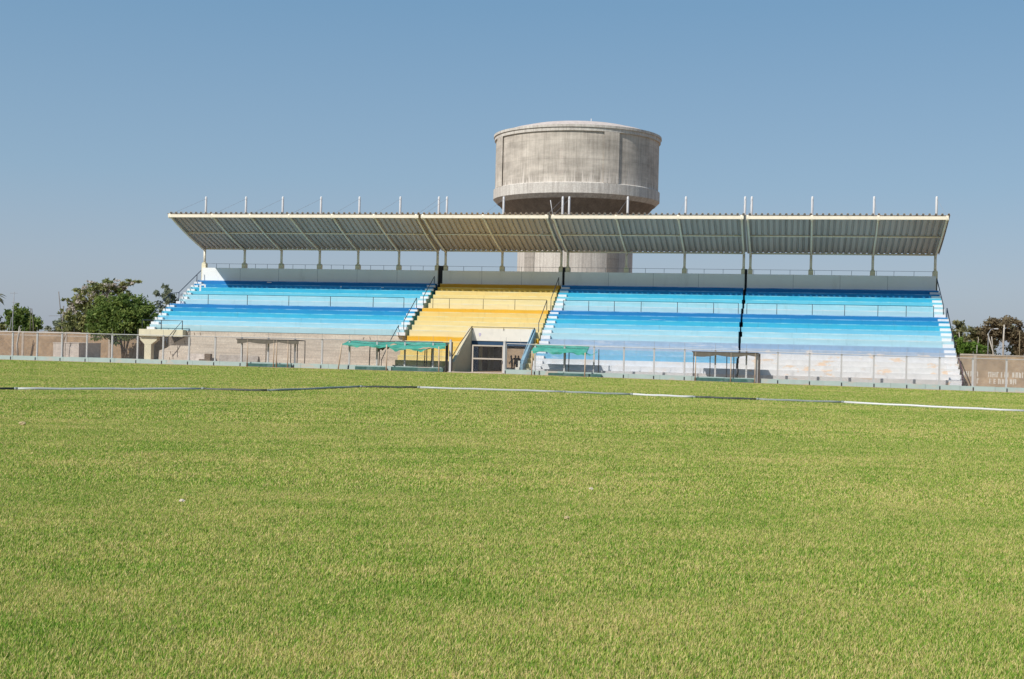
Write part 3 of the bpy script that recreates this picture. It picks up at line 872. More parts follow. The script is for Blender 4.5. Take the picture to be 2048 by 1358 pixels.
def fence_run(label, s0, s1, phase):
    F = stand_thing('chain_link_fence', label, 'fence', s0, 0)
    L = s1 - s0
    g0 = gz(W(s0, 0).x); g1 = gz(W(s1, 0).x)
    gl = lambda x: g0 + (g1 - g0) * x / L
    # curb, in lengths that follow the ground
    b = MB()
    nseg = max(1, int(L / 2.85))
    for k in range(nseg):
        a, c = L * k / nseg, L * (k + 1) / nseg
        z0 = min(gl(a), gl(c))
        b.box(a + 0.01, c - 0.01, -0.14, 0.14, z0 - 0.25, z0 + 0.42 + random.uniform(-.015, .015))
    b.build('curb', M_CURB, F)
    x = phase
    pme = MB().box(-.075, .075, -.075, .075, -0.2, HF - 0.05).mesh('post', M_POST)
    sme = MB().box(-.05, .05, -.16, -.142, -0.05, 0.30).mesh('post_foot', M_DARK)
    while x < L:
        p = inst('post', pme, F, (x, 0.23, gl(x)))
        inst('post_foot', sme, p, (0.03, -0.23, 0))
        x += 2.855
    MB().tube([(0, 0.1, gl(0) + HF - .06), (L, 0.1, gl(L) + HF - .06)], 0.035, 6).build('top_rail', M_POST, F)
    # spikes of bent wire stays above the rail
    x = phase; sp = MB()
    while x < L:
        sp.tube([(x, 0.2, gl(x) + HF - .1), (x, 0.14, gl(x) + HF + .55)], 0.014, 4)
        sp.tube([(x + 1.42, 0.1, gl(x) + HF - .1), (x + 1.42, 0.1, gl(x) + HF + .45)], 0.010, 4)
        x += 2.855
    sp.build('wire_stay', M_WIRE, F)
    # chain-link: woven diagonals of thin wire
    wv = MB(); pitch = 0.15; r = 0.0042
    z0, z1 = 0.40, HF - 0.06
    H = z1 - z0
    a = -H
    while a < L:
        for d in (1, -1):
            xa, xb = (a, a + H) if d > 0 else (a + H, a)
            za, zb = z0, z1
            # clip to 0..L
            def clip(xa, za, xb, zb):
                if xa > xb:
                    xa, za, xb, zb = xb, zb, xa, za
                if xb <= 0 or xa >= L: return None
                if xa < 0:
                    t = -xa / (xb - xa); xa, za = 0, za + (zb - za) * t
                if xb > L:
                    t = (L - xa) / (xb - xa); xb, zb = L, za + (zb - za) * t
                return xa, za, xb, zb
            c = clip(xa, za, xb, zb)
            if c and c[2] - c[0] > 0.02:
                yy = 0.10 + 0.004 * d
                wv.tube([(c[0], yy, gl(c[0]) + c[1]), (c[2], yy, gl(c[2]) + c[3])], r, 3, False)
        a += pitch
    wv.build('wire_mesh', M_WIRE, F)
    return F


fence_run('long chain-link fence on a teal curb in front of the brick wall and bare concrete', -73.6, -6.9, 2.9 + 17.12 - 2.855 * 6 + .0)
fence_run('long chain-link fence on a teal curb below the faded blue and white seats', -0.62, 62.0, 0.02)

# thick posts either side of the way in
for s_, n_, lab in ((-6.02, -0.25, 'pale square gatepost beside the end of the green awning'), (-0.72, -0.02, 'pale square gatepost joining the gate to the fence')):
    gp = stand_thing('gate_post', lab, 'post', s_, n_, 0)
    MB().box(-.10, .10, -.1, .1, -0.1, 3.02).build('shaft', M_POST, gp)
    MB().box(.105, .19, .0, .16, -0.1, 2.9).build('hinge_strip', M_POLED if s_ < -3 else M_POST, gp)
    MB().prism([(-.12, 3.02), (.12, 3.02), (.05, 3.14), (-.05, 3.14)], 1, -.12, .12).build('cap', M_POST, gp)
bp_ = stand_thing('timber_post', 'dark brown timber post right beside the green awning', 'post', -6.42, -0.1)
MB().box(-.11, .11, -.1, .1, -0.1, 2.75).build('shaft', M_POLED, bp_)
MB().box(-.13, .13, -.12, .12, 2.75, 2.80).build('cap', M_POLED, bp_)

# the gate in front of the tunnel
GT = stand_thing('metal_gate', 'pale framed wire gate standing before the players tunnel', 'gate', -3.92, 0)
fr = MB().box(0, .13, -.04, .04, -0.08, 2.70).box(3.0, 3.13, -.04, .04, -0.08, 2.70).box(.131, 2.999, -.04, .04, 2.57, 2.70).box(.131, 2.999, -.04, .04, -0.08, 0.06)
fr.build('gate_frame', M_GATE, GT)
MB().box(.131, 2.999, -.05, .05, 1.30, 1.44).build('cross_rail', M_GATE, GT)
wv = MB()
for k in range(36):
    for d in (1, -1):
        a = -2.5 + k * .16
        xa, za, xb, zb = (a, .06, a + 2.5, 2.57)
        if d < 0: xa, xb = xb, xa
        if xa > xb: xa, za, xb, zb = xb, zb, xa, za
        if xb <= .13 or xa >= 3.0: continue
        if xa < .13:
            t = (.13 - xa) / (xb - xa); xa, za = .13, za + (zb - za) * t
        if xb > 3.0:
            t = (3.0 - xa) / (xb - xa); xb, zb = 3.0, za + (zb - za) * t
        wv.tube([(xa, 0.004 * d, za), (xb, 0.004 * d, zb)], .004, 3, False)
wv.build('wire_mesh', M_WIRE, GT)
MB().box(2.9, 3.16, -.09, -.045, 0.95, 1.2).build('latch', M_POLED, GT)
# low concrete sill the gate closes on
sl = stand_thing('door_sill', 'low bare concrete sill under the wire gate', 'sill', -3.95, 0)
MB().box(-2.3, 3.2, -.30, -.05, -0.2, 0.05).build('sill_block', M_CONC, sl)

# low pale curb right of the tunnel is part of the fence

# ================================================================== SHELTERS (dugouts)
def cloth_sheet(x0, x1, y0, y1, zf, zr, sag, seed, nx=40, ny=10, hang=0.28, tail=None):
    rr = random.Random(seed)
    ph = [rr.uniform(0, 6.28) for _ in range(8)]

    def fn(u, v):
        x = x0 + (x1 - x0) * u
        y = y0 + (y1 - y0) * v
        z = zf(u) + (zr(u) - zf(u)) * v
        w = math.sin(u * 9 + ph[0]) * .5 + math.sin(u * 17 + ph[1] + v * 2) * .3 + math.sin(u * 31 + ph[2]) * .2
        z += -sag * (math.sin(math.pi * v) * (0.6 + .4 * math.sin(u * 6 + ph[3]))) + 0.05 * w * (1 - .4 * v)
        return (x, y, z)
    b = MB().grid(nx, ny, fn, 0.015)

    # hanging front edge

    def fh(u, v):
        x, y, z = fn(u, 0)
        d = hang * (0.55 + .45 * math.sin(u * 14 + ph[4])) * (0.8 + .2 * math.sin(u * 41 + ph[5]))
        return (x, y - 0.012 - 0.05 * v * math.sin(u * 23), z - 0.02 - d * v)
    b.grid(nx, 3, fh, 0.0)
    return b


def shelter(label, s, parts, cat='shelter'):
    T = stand_thing('shade_shelter', label, cat, s, 0, 0, 'team shelters along the touchline fence')
    for p in parts:
        p(T)
    return T


def poles(name, m, r, items):
    def f(T):
        for (x0, y0, z0, x1, y1, z1) in items:
            MB().tube([(x0, y0, z0), ((x0 + x1) / 2 + .015, (y0 + y1) / 2, (z0 + z1) / 2), (x1, y1, z1)], r, 6).build(name, m, T)
    return f


def part(name, mb, m):
    return lambda T: mb.build(name, m, T)


# green awning, first of the pair (left)
sB = shelter('sagging green awning on a slanted beige pole before bare concrete', -14.4, [
    part('cloth', cloth_sheet(-2.5, 2.45, -1.0, 1.0, lambda u: 2.42 - .12 * u, lambda u: 2.78 + .05 * math.sin(u * 7), .10, 3, hang=.22), M_GREEN),
    poles('front_pole', M_POLE, .065, [(-2.75, -1.05, -0.05, -2.45, -1.0, 2.5), (2.18, -1.05, -0.08, 2.15, -1.0, 2.5)]),
    poles('rear_pole', M_POLED, .05, [(-.25, 1, 0, -.2, 1, 2.75), (.75, 1, 0, .8, 1, 2.6)]),
    poles('ridge_bar', M_POLED, .045, [(-2.4, 1.0, 2.72, 2.4, 1.0, 2.80)]),
    part('torn_flap', MB().grid(10, 4, lambda u, v: (0.55 + 1.5 * u, 0.9 + .05 * math.sin(9 * u), 2.55 - v * (0.75 - .45 * u + .12 * math.sin(u * 19)))), M_NET),
    part('bench_board', MB().box(-1.2, 1.95, -.50, -.24, -0.02, 0.30).box(-1.0, -.85, -.45, -.3, -0.1, -0.021), M_CURBD),
])
# green awning, second of the pair, over the yellow wall
sC = shelter('green awning with peach tears reaching to the brown timber post', -9.2, [
    part('cloth', cloth_sheet(-2.75, 2.85, -1.0, 1.0, lambda u: 2.30 - .22 * math.sin(u * 3.3) + .18 * u, lambda u: 2.84, .14, 9, hang=.34), M_GREEN),
    poles('front_pole', M_POLE, .065, [(2.27, -1.05, -0.08, 2.22, -1.02, 2.44)]),
    poles('rear_pole', M_POLED, .05, [(-.55, 1, 0, -.5, 1, 2.6), (.20, 1, 0, .28, 1, 2.6), (.42, 1.05, 0, .45, 1, 2.6), (.9, 1, 0, .95, 1, 2.5), (2.55, 1, 0, 2.6, 1, 2.7)]),
    poles('ridge_bar', M_POLED, .045, [(-2.7, 1.0, 2.82, 2.75, 1.0, 2.82)]),
    part('torn_strip', MB().grid(14, 2, lambda u, v: (.05 + 1.7 * u, -1.06, 2.12 + .17 * u + .02 * math.sin(u * 20) + .13 * v * math.sin(math.pi * u))), M_POLE),
    part('torn_strip', MB().grid(8, 2, lambda u, v: (-2.7 + .8 * u, -1.07, 2.42 + .14 * u + .14 * v * math.sin(math.pi * min(1, u + .1)))), M_POLE),
    part('bench_board', MB().box(-2.7, 2.55, -.50, -.24, -0.05, 0.34), M_CURBD),
])
# green awning right of the tunnel
sD = shelter('green awning with a drooping tail before the white stair and faded seats', 5.2, [
    part('cloth', cloth_sheet(-3.1, 2.2, -1.0, 1.0, lambda u: 2.26 - .10 * u, lambda u: 2.86 - .25 * max(0, u - .75), .06, 21, hang=.26), M_GREEN),
    part('loose_tail', MB().grid(10, 3, lambda u, v: (2.15 + 1.05 * u, -.95 + .4 * v, 2.15 - .30 * math.sin(math.pi * min(1, u * 1.15)) * .8 + .08 * v + .1 * u), 0.012), M_GREEN),
    poles('front_pole', M_POLE, .065, [(-3.0, -1.05, -0.1, -3.0, -1.0, 2.25), (2.1, -1.05, -0.12, 2.1, -1.0, 2.2)]),
    poles('rear_pole', M_POLED, .05, [(-.15, 1, 0, -.12, 1, 2.75), (.2, 1, 0, .22, 1, 2.75), (3.1, 1, 0, 3.1, 1, 2.55)]),
    part('bench_board', MB().box(-1.5, 3.6, -.50, -.24, -0.12, 0.20), M_CURBD),
])


def net_shelter(label, s, fx, back, x0, x1, seed, dz=0.0):
    rr = random.Random(seed)

    def sc(u, v):
        d = 0.16 + .16 * abs(math.sin(u * 6.5 + rr_ph)) + .10 * (1 - u)
        return (x0 + .1 + (x1 - x0 - .2) * u, -.55, 2.66 + dz - d * v)
    rr_ph = rr.uniform(0, 3)
    items = [(x, -.5, -.05 + dz, x, -.5, 2.68 + dz) for x in fx]
    bk = [(x, .9, dz, x, .9, 2.66 + dz) for x in back]
    return shelter(label, s, [
        poles('front_pole', M_POLE, .055, items),
        poles('rear_pole', M_POLED, .045, bk),
        part('roof_frame', MB().tube([(x0, -.5, 2.70 + dz), (x1, -.5, 2.70 + dz)], .06, 6).tube([(x0, .9, 2.68 + dz), (x1, .9, 2.68 + dz)], .05, 6).tube([(x0, -.5, 2.7 + dz), (x0, .9, 2.68 + dz)], .05, 6).tube([(x1, -.5, 2.7 + dz), (x1, .9, 2.68 + dz)], .05, 6), M_POLED),
        part('net_roof', MB().grid(20, 6, lambda u, v: (x0 + (x1 - x0) * u, -.5 + 1.4 * v, 2.72 + dz - .08 * math.sin(math.pi * v)), 0.012), M_NET),
        part('net_valance', MB().grid(60, 3, sc), M_NET),
        part('bench_board', MB().box(fx[0] - .1, x1 - .9 if s < 0 else x1 - .35, -.46, -.20, -0.02 + dz, 0.30 + dz), M_CURBD),
    ])


net_shelter('grey net shelter standing before the bare concrete wall', -24.8, [-2.15, .65, .95, 2.15], [-3.3, -.75, .4, 1.9, 2.6, 3.4], -3.35, 3.4, 5)
net_shelter('grey net shelter crossed by the dark joint of the blue seats', 20.3, [-2.7, .55, 2.75], [-3.0, -1.45, .1, .75], -3.0, 3.0, 8, -0.16)
ep = stand_thing('timber_post', 'dark brown timber post beside the grey net shelter under the seats joint', 'post', 23.42, -0.2)
MB().box(-.10, .10, -.1, .1, -0.3, 2.52).build('shaft', M_POLED, ep)
MB().box(-.30, -.12, -.09, .09, -0.3, 2.46).build('pale_face', M_POST, ep)

# ================================================================== WALLS, CABIN, SMALL BLOCKS
def wall_thing(name, label, s0, s1, n, h, m, caps=True):
    Wt = stand_thing(name, label, 'wall', s0, n, 0)
    L = s1 - s0
    MB().box(0, L, 0, .25, -0.8, h - .12).build('wall_face', m, Wt)
    if caps:
        b = MB(); x = 0.0
        rr = random.Random(int(s0 * 10))
        while x < L:
            q = min(L, x + rr.uniform(2.2, 3.2))
            b.box(x, q - .02, -.04, .29, h - .119, h + rr.uniform(-.03, .04))
            x = q
        b.build('coping', M_COPING, Wt)
    x = 1.2
    while x < L:
        MB().box(x, x + .28, -.05, -.001, -0.7, h - .13).build('wall_pier', M_COPING, Wt)
        x += 5.8
    return Wt


wl = wall_thing('brick_wall', 'red brick boundary wall behind the fence left of the stand', -96, -43.2, 21, 2.98, M_BRICK)
MB().box(0, 52.8, -.006, -.0005, 2.45, 2.58).build('render_band', M_COPING, wl)
wr_ = wall_thing('brick_wall', 'tan brick boundary wall with white painted lettering right of the stand', 41.75, 80, 5.5, 2.92, M_BRICKP)
# two lines of illegible white brush lettering
rr = random.Random(4)
lt = MB()
M_LETTER = paint('lettering_white', (240, 232, 218), var=0.06, dirt=(0.43, 0.30, 0.21), dirt_amt=0.8, dscale=3.0, lo=0.56, hi=0.62)
for (z0, z1, x0, x1) in ((0.80, 1.34, .25, 8.0), (0.18, 0.70, .15, 5.0), (0.80, 1.34, 9.0, 17), (0.18, 0.70, 8.6, 15)):
    x = x0; kq = 0
    while x < x1:
        w_ = rr.uniform(.18, .30)
        if rr.random() < .86:
            t = .09
            y0, y1 = -.008 - .0004 * (kq % 3), -.0006
            lt.box(x, x + t, y0, y1, z0 + rr.uniform(0, .05), z1 - rr.uniform(0, .05))
            sh = rr.random()
            if sh < .6: lt.box(x + w_ - t, x + w_, y0, y1, z0 + rr.uniform(0, .05), z1 - rr.uniform(0, .06))
            if sh > .3: lt.box(x + t + .001, x + w_ - t - .001, y0, y1, z1 - .12, z1 - .04)
            if sh < .45 or sh > .8: lt.box(x + t + .001, x + w_ - t - .001, y0, y1, (z0 + z1) / 2 - .04, (z0 + z1) / 2 + .03)
            if sh > .7: lt.box(x + t + .001, x + w_ - t - .001, y0, y1, z0 + .03, z0 + .10)
        x += w_ + rr.uniform(.07, .12); kq += 1
        if kq % 6 == 0 and lt.v:
            lt.build('painted_lettering', M_LETTER, wr_); lt = MB(); x += .12
    if lt.v:
        lt.build('painted_lettering', M_LETTER, wr_); lt = MB()
wall_thing('brick_wall', 'sunlit brown wall seen through the players tunnel', -30, 30, 33, 3.0, M_BRICKP)

cb = stand_thing('concrete_cabin', 'low pale concrete cabin behind the fence before the red brick wall', 'cabin', -52.4, 6)
MB().box(0, 1.42, 0, 4.6, -.1, 1.78).box(1.48, 3.08, 0, 4.6, -.1, 1.78).build('wall', M_CABIN, cb)
MB().box(1.42, 1.48, .06, 4.5, -.1, 1.74).build('gap_strip', M_DARK, cb)
MB().box(-.04, 3.12, -.04, 4.64, 1.781, 1.85).build('roof_slab', M_CABIN, cb)
sb = stand_thing('step_block', 'brown stepped block standing against the bare concrete wall', 'block', -35.2, 5.9)
MB().box(0, .62, 0, .5, -.1, .46).build('low_step', M_BLOCK, sb)
MB().box(.622, 1.28, 0, .5, -.1, 1.05).build('high_step', M_BLOCK, sb)
ps = stand_thing('panel_slab', 'pale flat slab leaning on the concrete wall beside the brown stepped block', 'slab', -36.9, 6.3)
MB().prism([(0, 0), (0.25, 0), (.42, 1.0), (.36, 1.0)], 0, 0, 2.2).build('slab_face', M_CABIN, ps)
gb = stand_thing('panel_slab', 'grey flat slab leaning on the concrete wall before the net shelter', 'slab', -33.2, 6.3)
MB().prism([(0, 0), (0.25, 0), (.42, .95), (.36, .95)], 0, 0, 4.4).build('slab_face', concrete('slab_grey', (0.42, 0.36, 0.30), (0.36, 0.30, 0.25)), gb)

# ================================================================== TREES
def leaves(blobs, count, size, seed, zmin=None, flat=0.0):
    """leaf-sized faces spread through ellipsoid clumps, denser to the outside"""
    r = np.random.default_rng(seed)
    V, F, A = [], [], []
    vol = np.array([b[3] * b[4] * b[5] for b in blobs]) ** 0.75
    cnt = (vol / vol.sum() * count).astype(int)
    for b, n in zip(blobs, cnt):
        # sub-clumps inside each blob give light and dark masses
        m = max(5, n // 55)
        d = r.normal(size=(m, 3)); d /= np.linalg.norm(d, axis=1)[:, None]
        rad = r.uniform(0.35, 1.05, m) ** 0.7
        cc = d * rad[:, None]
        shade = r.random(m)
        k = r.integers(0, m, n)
        p = cc[k] + r.normal(0, 0.17, (n, 3))
        p = p * np.array(b[3:6]) + np.array(b[0:3])
        if zmin is not None:
            p[:, 2] = np.maximum(p[:, 2], zmin + r.random(n) * .3)
        sz = size * r.uniform(.55, 1.4, n)
        a = r.normal(size=(n, 3)); a /= np.linalg.norm(a, axis=1)[:, None]
        t = r.normal(size=(n, 3)); t -= (t * a).sum(1)[:, None] * a; t /= np.linalg.norm(t, axis=1)[:, None]
        q = np.cross(a, t)
        pts = np.stack([p - t * sz[:, None], p + q * sz[:, None] * .45, p + t * sz[:, None], p - q * sz[:, None] * .45], 1)
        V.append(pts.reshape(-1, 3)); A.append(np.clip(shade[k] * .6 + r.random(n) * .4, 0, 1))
    V = np.concatenate(V); A = np.concatenate(A)
    n = len(A)
    me = bpy.data.meshes.new('leaves')
    me.vertices.add(4 * n); me.vertices.foreach_set('co', V.astype(np.float32).ravel())
    me.loops.add(4 * n); me.loops.foreach_set('vertex_index', np.arange(4 * n, dtype=np.int32))
    me.polygons.add(n); me.polygons.foreach_set('loop_start', np.arange(0, 4 * n, 4, dtype=np.int32))
    at = me.attributes.new('rnd', 'FLOAT', 'FACE'); at.data.foreach_set('value', A.astype(np.float32))
    me.update(calc_edges=True)
    return me


def leaf_obj(name, blobs, count, size, seed, m, parent, zmin=None):
    me = leaves(blobs, count, size, seed, zmin)
    me.materials.append(m)
    return inst(name, me, parent)


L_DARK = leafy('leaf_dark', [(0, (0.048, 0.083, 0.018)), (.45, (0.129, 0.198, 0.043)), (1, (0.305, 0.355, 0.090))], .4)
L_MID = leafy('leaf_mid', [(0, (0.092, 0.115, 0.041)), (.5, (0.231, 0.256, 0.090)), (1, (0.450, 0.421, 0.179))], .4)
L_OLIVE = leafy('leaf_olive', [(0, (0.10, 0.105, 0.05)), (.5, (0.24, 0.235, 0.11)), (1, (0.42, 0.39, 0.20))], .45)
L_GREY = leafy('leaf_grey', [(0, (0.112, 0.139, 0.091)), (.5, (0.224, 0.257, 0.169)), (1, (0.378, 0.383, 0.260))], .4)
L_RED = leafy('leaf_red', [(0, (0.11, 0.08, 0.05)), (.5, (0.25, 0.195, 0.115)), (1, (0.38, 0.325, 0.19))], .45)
L_BRIGHT = leafy('leaf_bright', [(0, (0.056, 0.112, 0.018)), (.5, (0.126, 0.224, 0.033)), (1, (0.224, 0.330, 0.065))], .4)
L_FLOWER = leafy('flower', [(0, (0.44, 0.37, 0.32)), (.5, (0.58, 0.51, 0.45)), (1, (0.70, 0.64, 0.58))], 0.3)


def limbs(root, base_r, segs):
    b = MB()
    for pts, r0, r1 in segs:
        n = len(pts)
        b.tube(pts, [r0 + (r1 - r0) * i / (n - 1) for i in range(n)], 7)
    return b.build('trunk', root[1], root[0])


def tree(name, label, cat, s, n, z0=0.0, group=None):
    return stand_thing(name, label, cat, s, n, z0, group)


# flowering tree behind the brick wall
t = tree('flowering_tree', 'loose flowering tree with pale pink blossom above the red brick wall', 'tree', -57.6, 25, 0)
fb = [(-3.6, 0, 5.6, 1.3, 1.4, 1.2), (-2.2, 0, 6.6, 1.5, 1.5, 1.3), (-.6, 0, 7.7, 1.8, 1.6, 1.5), (.9, .2, 8.4, 1.5, 1.5, 1.0), (2.6, 0, 9.0, 1.2, 1.2, .7), (4.1, 0, 9.35, .95, .8, .38), (-1.0, 0, 5.2, 2.2, 1.8, 1.4), (-3.0, 0, 3.9, 1.7, 1.6, 1.0), (.8, 0, 6.0, 1.8, 1.6, 1.6), (-5.4, 0, 5.6, .35, .35, .28), (-4.9, 0, 7.0, .55, .4, .25), (-3.3, 0, 8.1, .5, .5, .5), (3.2, 0, 7.9, .8, .7, .6)]
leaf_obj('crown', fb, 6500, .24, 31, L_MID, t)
leaf_obj('blossom', [(-.8, -.9, 8.3, 1.7, 1.2, 1.1), (1.2, -.8, 8.6, 1.6, 1.0, .9), (3.0, -.5, 9.1, 1.4, .8, .5), (.4, -1.2, 7.2, 1.5, 1.0, .9), (-2.4, -1.0, 6.9, 1.0, .8, .7), (-3.6, -1.0, 5.6, .8, .8, .8), (-1.0, -1, 9.2, .9, .6, .4)], 1150, .17, 32, L_FLOWER, t)
limbs((t, M_BARK), .2, [([(0, 0, -.2), (.1, 0, 2.0), (-.2, 0, 4.0), (-.6, 0, 7.0)], .22, .06), ([(-.1, 0, 3), (-1.6, 0, 5), (-3.2, 0, 6.3), (-4.9, 0, 7.0)], .14, .03), ([(0, 0, 3.2), (1.2, 0, 5.6), (2.2, 0, 7.8), (4.2, 0, 9.3)], .14, .03), ([(-1.6, 0, 4.6), (-4.0, 0, 5.2), (-5.4, 0, 5.6)], .08, .025), ([(-.4, 0, 5), (-2.4, 0, 7), (-3.3, 0, 8.2)], .08, .02)])
# dense dark tree in front of the wall
t = tree('dense_tree', 'dense dark green round tree before the red brick wall at the stand end', 'tree', -49.9, 16.5, 0)
db = [(-3.0, 0, 4.5, 1.5, 1.6, 1.5), (-1.4, 0, 5.6, 1.9, 1.8, 1.6), (.2, -.2, 6.4, 1.7, 1.6, 1.1), (1.6, 0, 5.6, 1.8, 1.8, 1.6), (3.0, 0, 4.9, 1.3, 1.5, 1.7), (0, -.4, 4.2, 3.3, 1.9, 1.5), (-2.0, -.3, 3.1, 1.9, 1.4, .9), (2.4, 0, 3.2, 1.5, 1.5, .9), (.4, -.3, 2.7, 1.6, 1.3, .6), (-.4, -.3, 2.1, .9, .9, .4)]
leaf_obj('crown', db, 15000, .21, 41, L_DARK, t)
limbs((t, M_BARK), .2, [([(.1, 0, -.2), (.0, 0, 1.2), (-.5, 0, 3.0), (-1.2, 0, 5)], .2, .08), ([(.45, 0, -.2), (.5, 0, 1.2), (1.0, 0, 3.0), (1.6, 0, 5)], .17, .06), ([(.25, 0, .1), (.25, 0, 1.6), (.3, 0, 5)], .12, .05)])
# airy grey-green tree close to the stand
t = tree('airy_tree', 'airy grey green young tree between the dense tree and the stand stair', 'tree', -49.2, 26, 0)
leaf_obj('crown', [(-.5, 0, 7.9, .9, .9, .9), (.5, 0, 8.1, .8, .8, .7), (.2, 0, 6.6, 1.5, 1.2, 1.2), (-.3, 0, 8.9, .4, .4, .5), (.8, 0, 5.2, 1.7, 1.2, 1.2), (1.0, 0, 3.8, 1.6, 1.2, 1.0)], 2600, .22, 51, L_GREY, t)
limbs((t, M_BARK), .2, [([(0, 0, -.2), (.1, 0, 4), (-.3, 0, 8.8)], .12, .03), ([(.1, 0, 4), (.6, 0, 6), (.8, 0, 8)], .07, .02)])
# far left bushes and a broad tree
t = tree('garden_tree', 'mid green leafy tree beyond the brick wall beside the antenna mast', 'tree', -71.6, 30, 0)
leaf_obj('crown', [(-1.2, 0, 4.6, 1.3, 1.2, 1.2), (.2, 0, 5.2, 1.3, 1.2, 1.1), (-.6, 0, 6.0, .7, .7, .5), (1.2, 0, 4.2, 1.3, 1.2, 1.3), (.0, 0, 3.4, 2.3, 1.4, 1.0), (2.3, 0, 3.7, .9, .9, .7)], 3800, .23, 61, L_DARK, t)
limbs((t, M_BARK), .2, [([(0, 0, -.2), (0, 0, 2.5), (.3, 0, 5)], .14, .04), ([(0, 0, 2.5), (-.8, 0, 5.6)], .08, .03)])
t = tree('garden_bush', 'olive bush above the brick wall at the far left edge', 'bush', -75.6, 30, 0)
leaf_obj('foliage', [(-1.8, 0, 3.9, 1.8, 1.2, 1.0), (.6, 0, 3.7, 1.3, 1.2, .9), (0, 0, 2.6, 2.6, 1.2, 1.0)], 2600, .22, 62, L_MID, t)
limbs((t, M_BARK), .1, [([(0, 0, -.2), (0, 0, 2.0), (.2, 0, 3.6)], .08, .03)])
t = tree('garden_bush', 'grey green low bush above the brick wall beneath the flowering tree', 'bush', -64.4, 28, 0)
leaf_obj('foliage', [(-1.2, 0, 3.5, 1.2, 1.0, .8), (.6, 0, 4.2, 1.5, 1.0, 1.1), (2.2, 0, 4.0, 1.4, 1.0, 1.0), (.5, 0, 2.8, 2.4, 1.0, .8)], 2600, .22, 63, L_GREY, t)
limbs((t, M_BARK), .1, [([(0, 0, -.2), (.2, 0, 2.0), (.4, 0, 3.8)], .08, .03)])
t = tree('sapling', 'thin leaning sapling trunk before the pale cabin', 'sapling', -50.8, 5.4, 0)
limbs((t, M_BARK), .1, [([(0, 0, -.1), (-.04, 0, 1.2), (.05, 0, 2.4), (0, 0, 3.4)], .05, .02), ([(.02, 0, 2.0), (.35, 0, 2.9), (.4, 0, 3.3)], .03, .015)])
leaf_obj('crown', [(-.3, 0, 3.5, .6, .4, .4), (.3, 0, 3.3, .5, .4, .4)], 160, .16, 64, L_MID, t)


# palm at the left edge
def palm(label, s, n, h):
    t = tree('palm_tree', label, 'palm', s, n, 0)
    limbs((t, M_BARK), .2, [([(0, 0, -.2), (.1, 0, h * .5), (.0, 0, h)], .2, .13)])
    b = MB()
    r = random.Random(3)
    for k in range(22):
        a = 2 * math.pi * k / 22 + r.uniform(-.1, .1)
        up = r.uniform(-.15, .9)
        ln = r.uniform(1.7, 2.3)
        d = Vector((math.cos(a), math.sin(a), 0))
        sd = Vector((-math.sin(a), math.cos(a), 0))
        prev = None
        for i in range(7):
            u = i / 6
            p = Vector((0, 0, h)) + d * ln * u + Vector((0, 0, up * ln * u - 1.15 * ln * u * u * .75))
            w_ = .32 * math.sin(math.pi * min(1, u * .9 + .08))
            cur = (p + sd * w_ - Vector((0, 0, w_ * .5)), p, p - sd * w_ - Vector((0, 0, w_ * .5)))
            if prev:
                o = len(b.v)
                for q in (*prev, *cur):
                    b.v.append(tuple(q))
                b.face((o, o + 1, o + 4, o + 3)); b.face((o + 1, o + 2, o + 5, o + 4))
            prev = cur
    fo = b.build('fronds', mat('palm_frond', (0.16, 0.16, 0.09), var=0.3, scale=6), t)


palm('drooping palm at the far left edge above the brick wall', -76.2, 30, 7.4)

# right of the stand
t = tree('olive_tree', 'olive coloured bushy tree beyond the tan wall nearest the stand', 'tree', 46.86, 50, -.25)
t.scale = (1.169, 1.169, 1.169)
leaf_obj('crown', [(-1.4, 0, 4.4, 1.0, 1.0, 1.0), (-.1, 0, 5.4, .8, .8, .8), (1.2, 0, 4.7, 1.1, 1.0, .9), (.2, 0, 3.6, 2.2, 1.2, 1.1), (2.6, 0, 4.3, 1.1, 1.0, .9), (2.4, 0, 3.2, 1.4, 1.2, .9), (-.3, 0, 6.1, .45, .4, .25)], 4200, .2, 71, L_OLIVE, t)
limbs((t, M_BARKP), .1, [([(0, -.6, -.2), (.1, -1.0, 3.5), (-.1, -1.0, 5.0)], .09, .04), ([(1.8, 0, -.2), (1.9, -1.0, 4.6)], .06, .03)])
t = tree('bright_bush', 'bright green bush just over the tan wall against the stand handrail', 'bush', 47.23, 46, -.25)
t.scale = (1.19, 1.19, 1.19)
leaf_obj('foliage', [(-.8, 0, 3.7, .8, .8, .9), (.4, 0, 3.4, .9, .8, .6), (1.5, 0, 3.2, .7, .7, .5), (.2, 0, 2.6, 1.6, .9, .7)], 2600, .16, 72, L_BRIGHT, t)
limbs((t, M_BARKP), .1, [([(1.0, -.5, -.2), (1.0, -.9, 3.6)], .04, .03), ([(0, 0, 0), (0, 0, 3)], .06, .03)])
t = tree('red_tree', 'reddish brown crowned tree with white trunks beyond the tan wall', 'tree', 51.52, 49, -.25)
t.scale = (1.146, 1.146, 1.146)
leaf_obj('crown', [(-1.6, 0, 5.3, 1.0, 1.0, .9), (-.4, 0, 6.0, 1.2, 1.1, .8), (.9, 0, 5.9, 1.1, 1.0, .9), (1.9, 0, 5.0, 1.0, 1.0, 1.1), (.3, .2, 4.8, 1.6, 1.0, 1.0), (2.6, .2, 3.9, 1.2, 1.0, 1.1)], 5200, .19, 73, L_RED, t)
limbs((t, M_BARKP), .1, [([(-.5, -.6, -.2), (-.7, -1.0, 3), (-1.3, -1.0, 5.0)], .085, .06), ([(-.5, -.5, -.2), (-.75, -.9, 3.6), (-.9, -1.0, 4.7)], .07, .05), ([(.4, -.5, -.2), (.3, -1.1, 4), (.35, -1.1, 6.0)], .12, .08)])
t = tree('olive_tree', 'dull olive tree at the far right edge of the tan wall', 'tree', 55.61, 52, -.25)
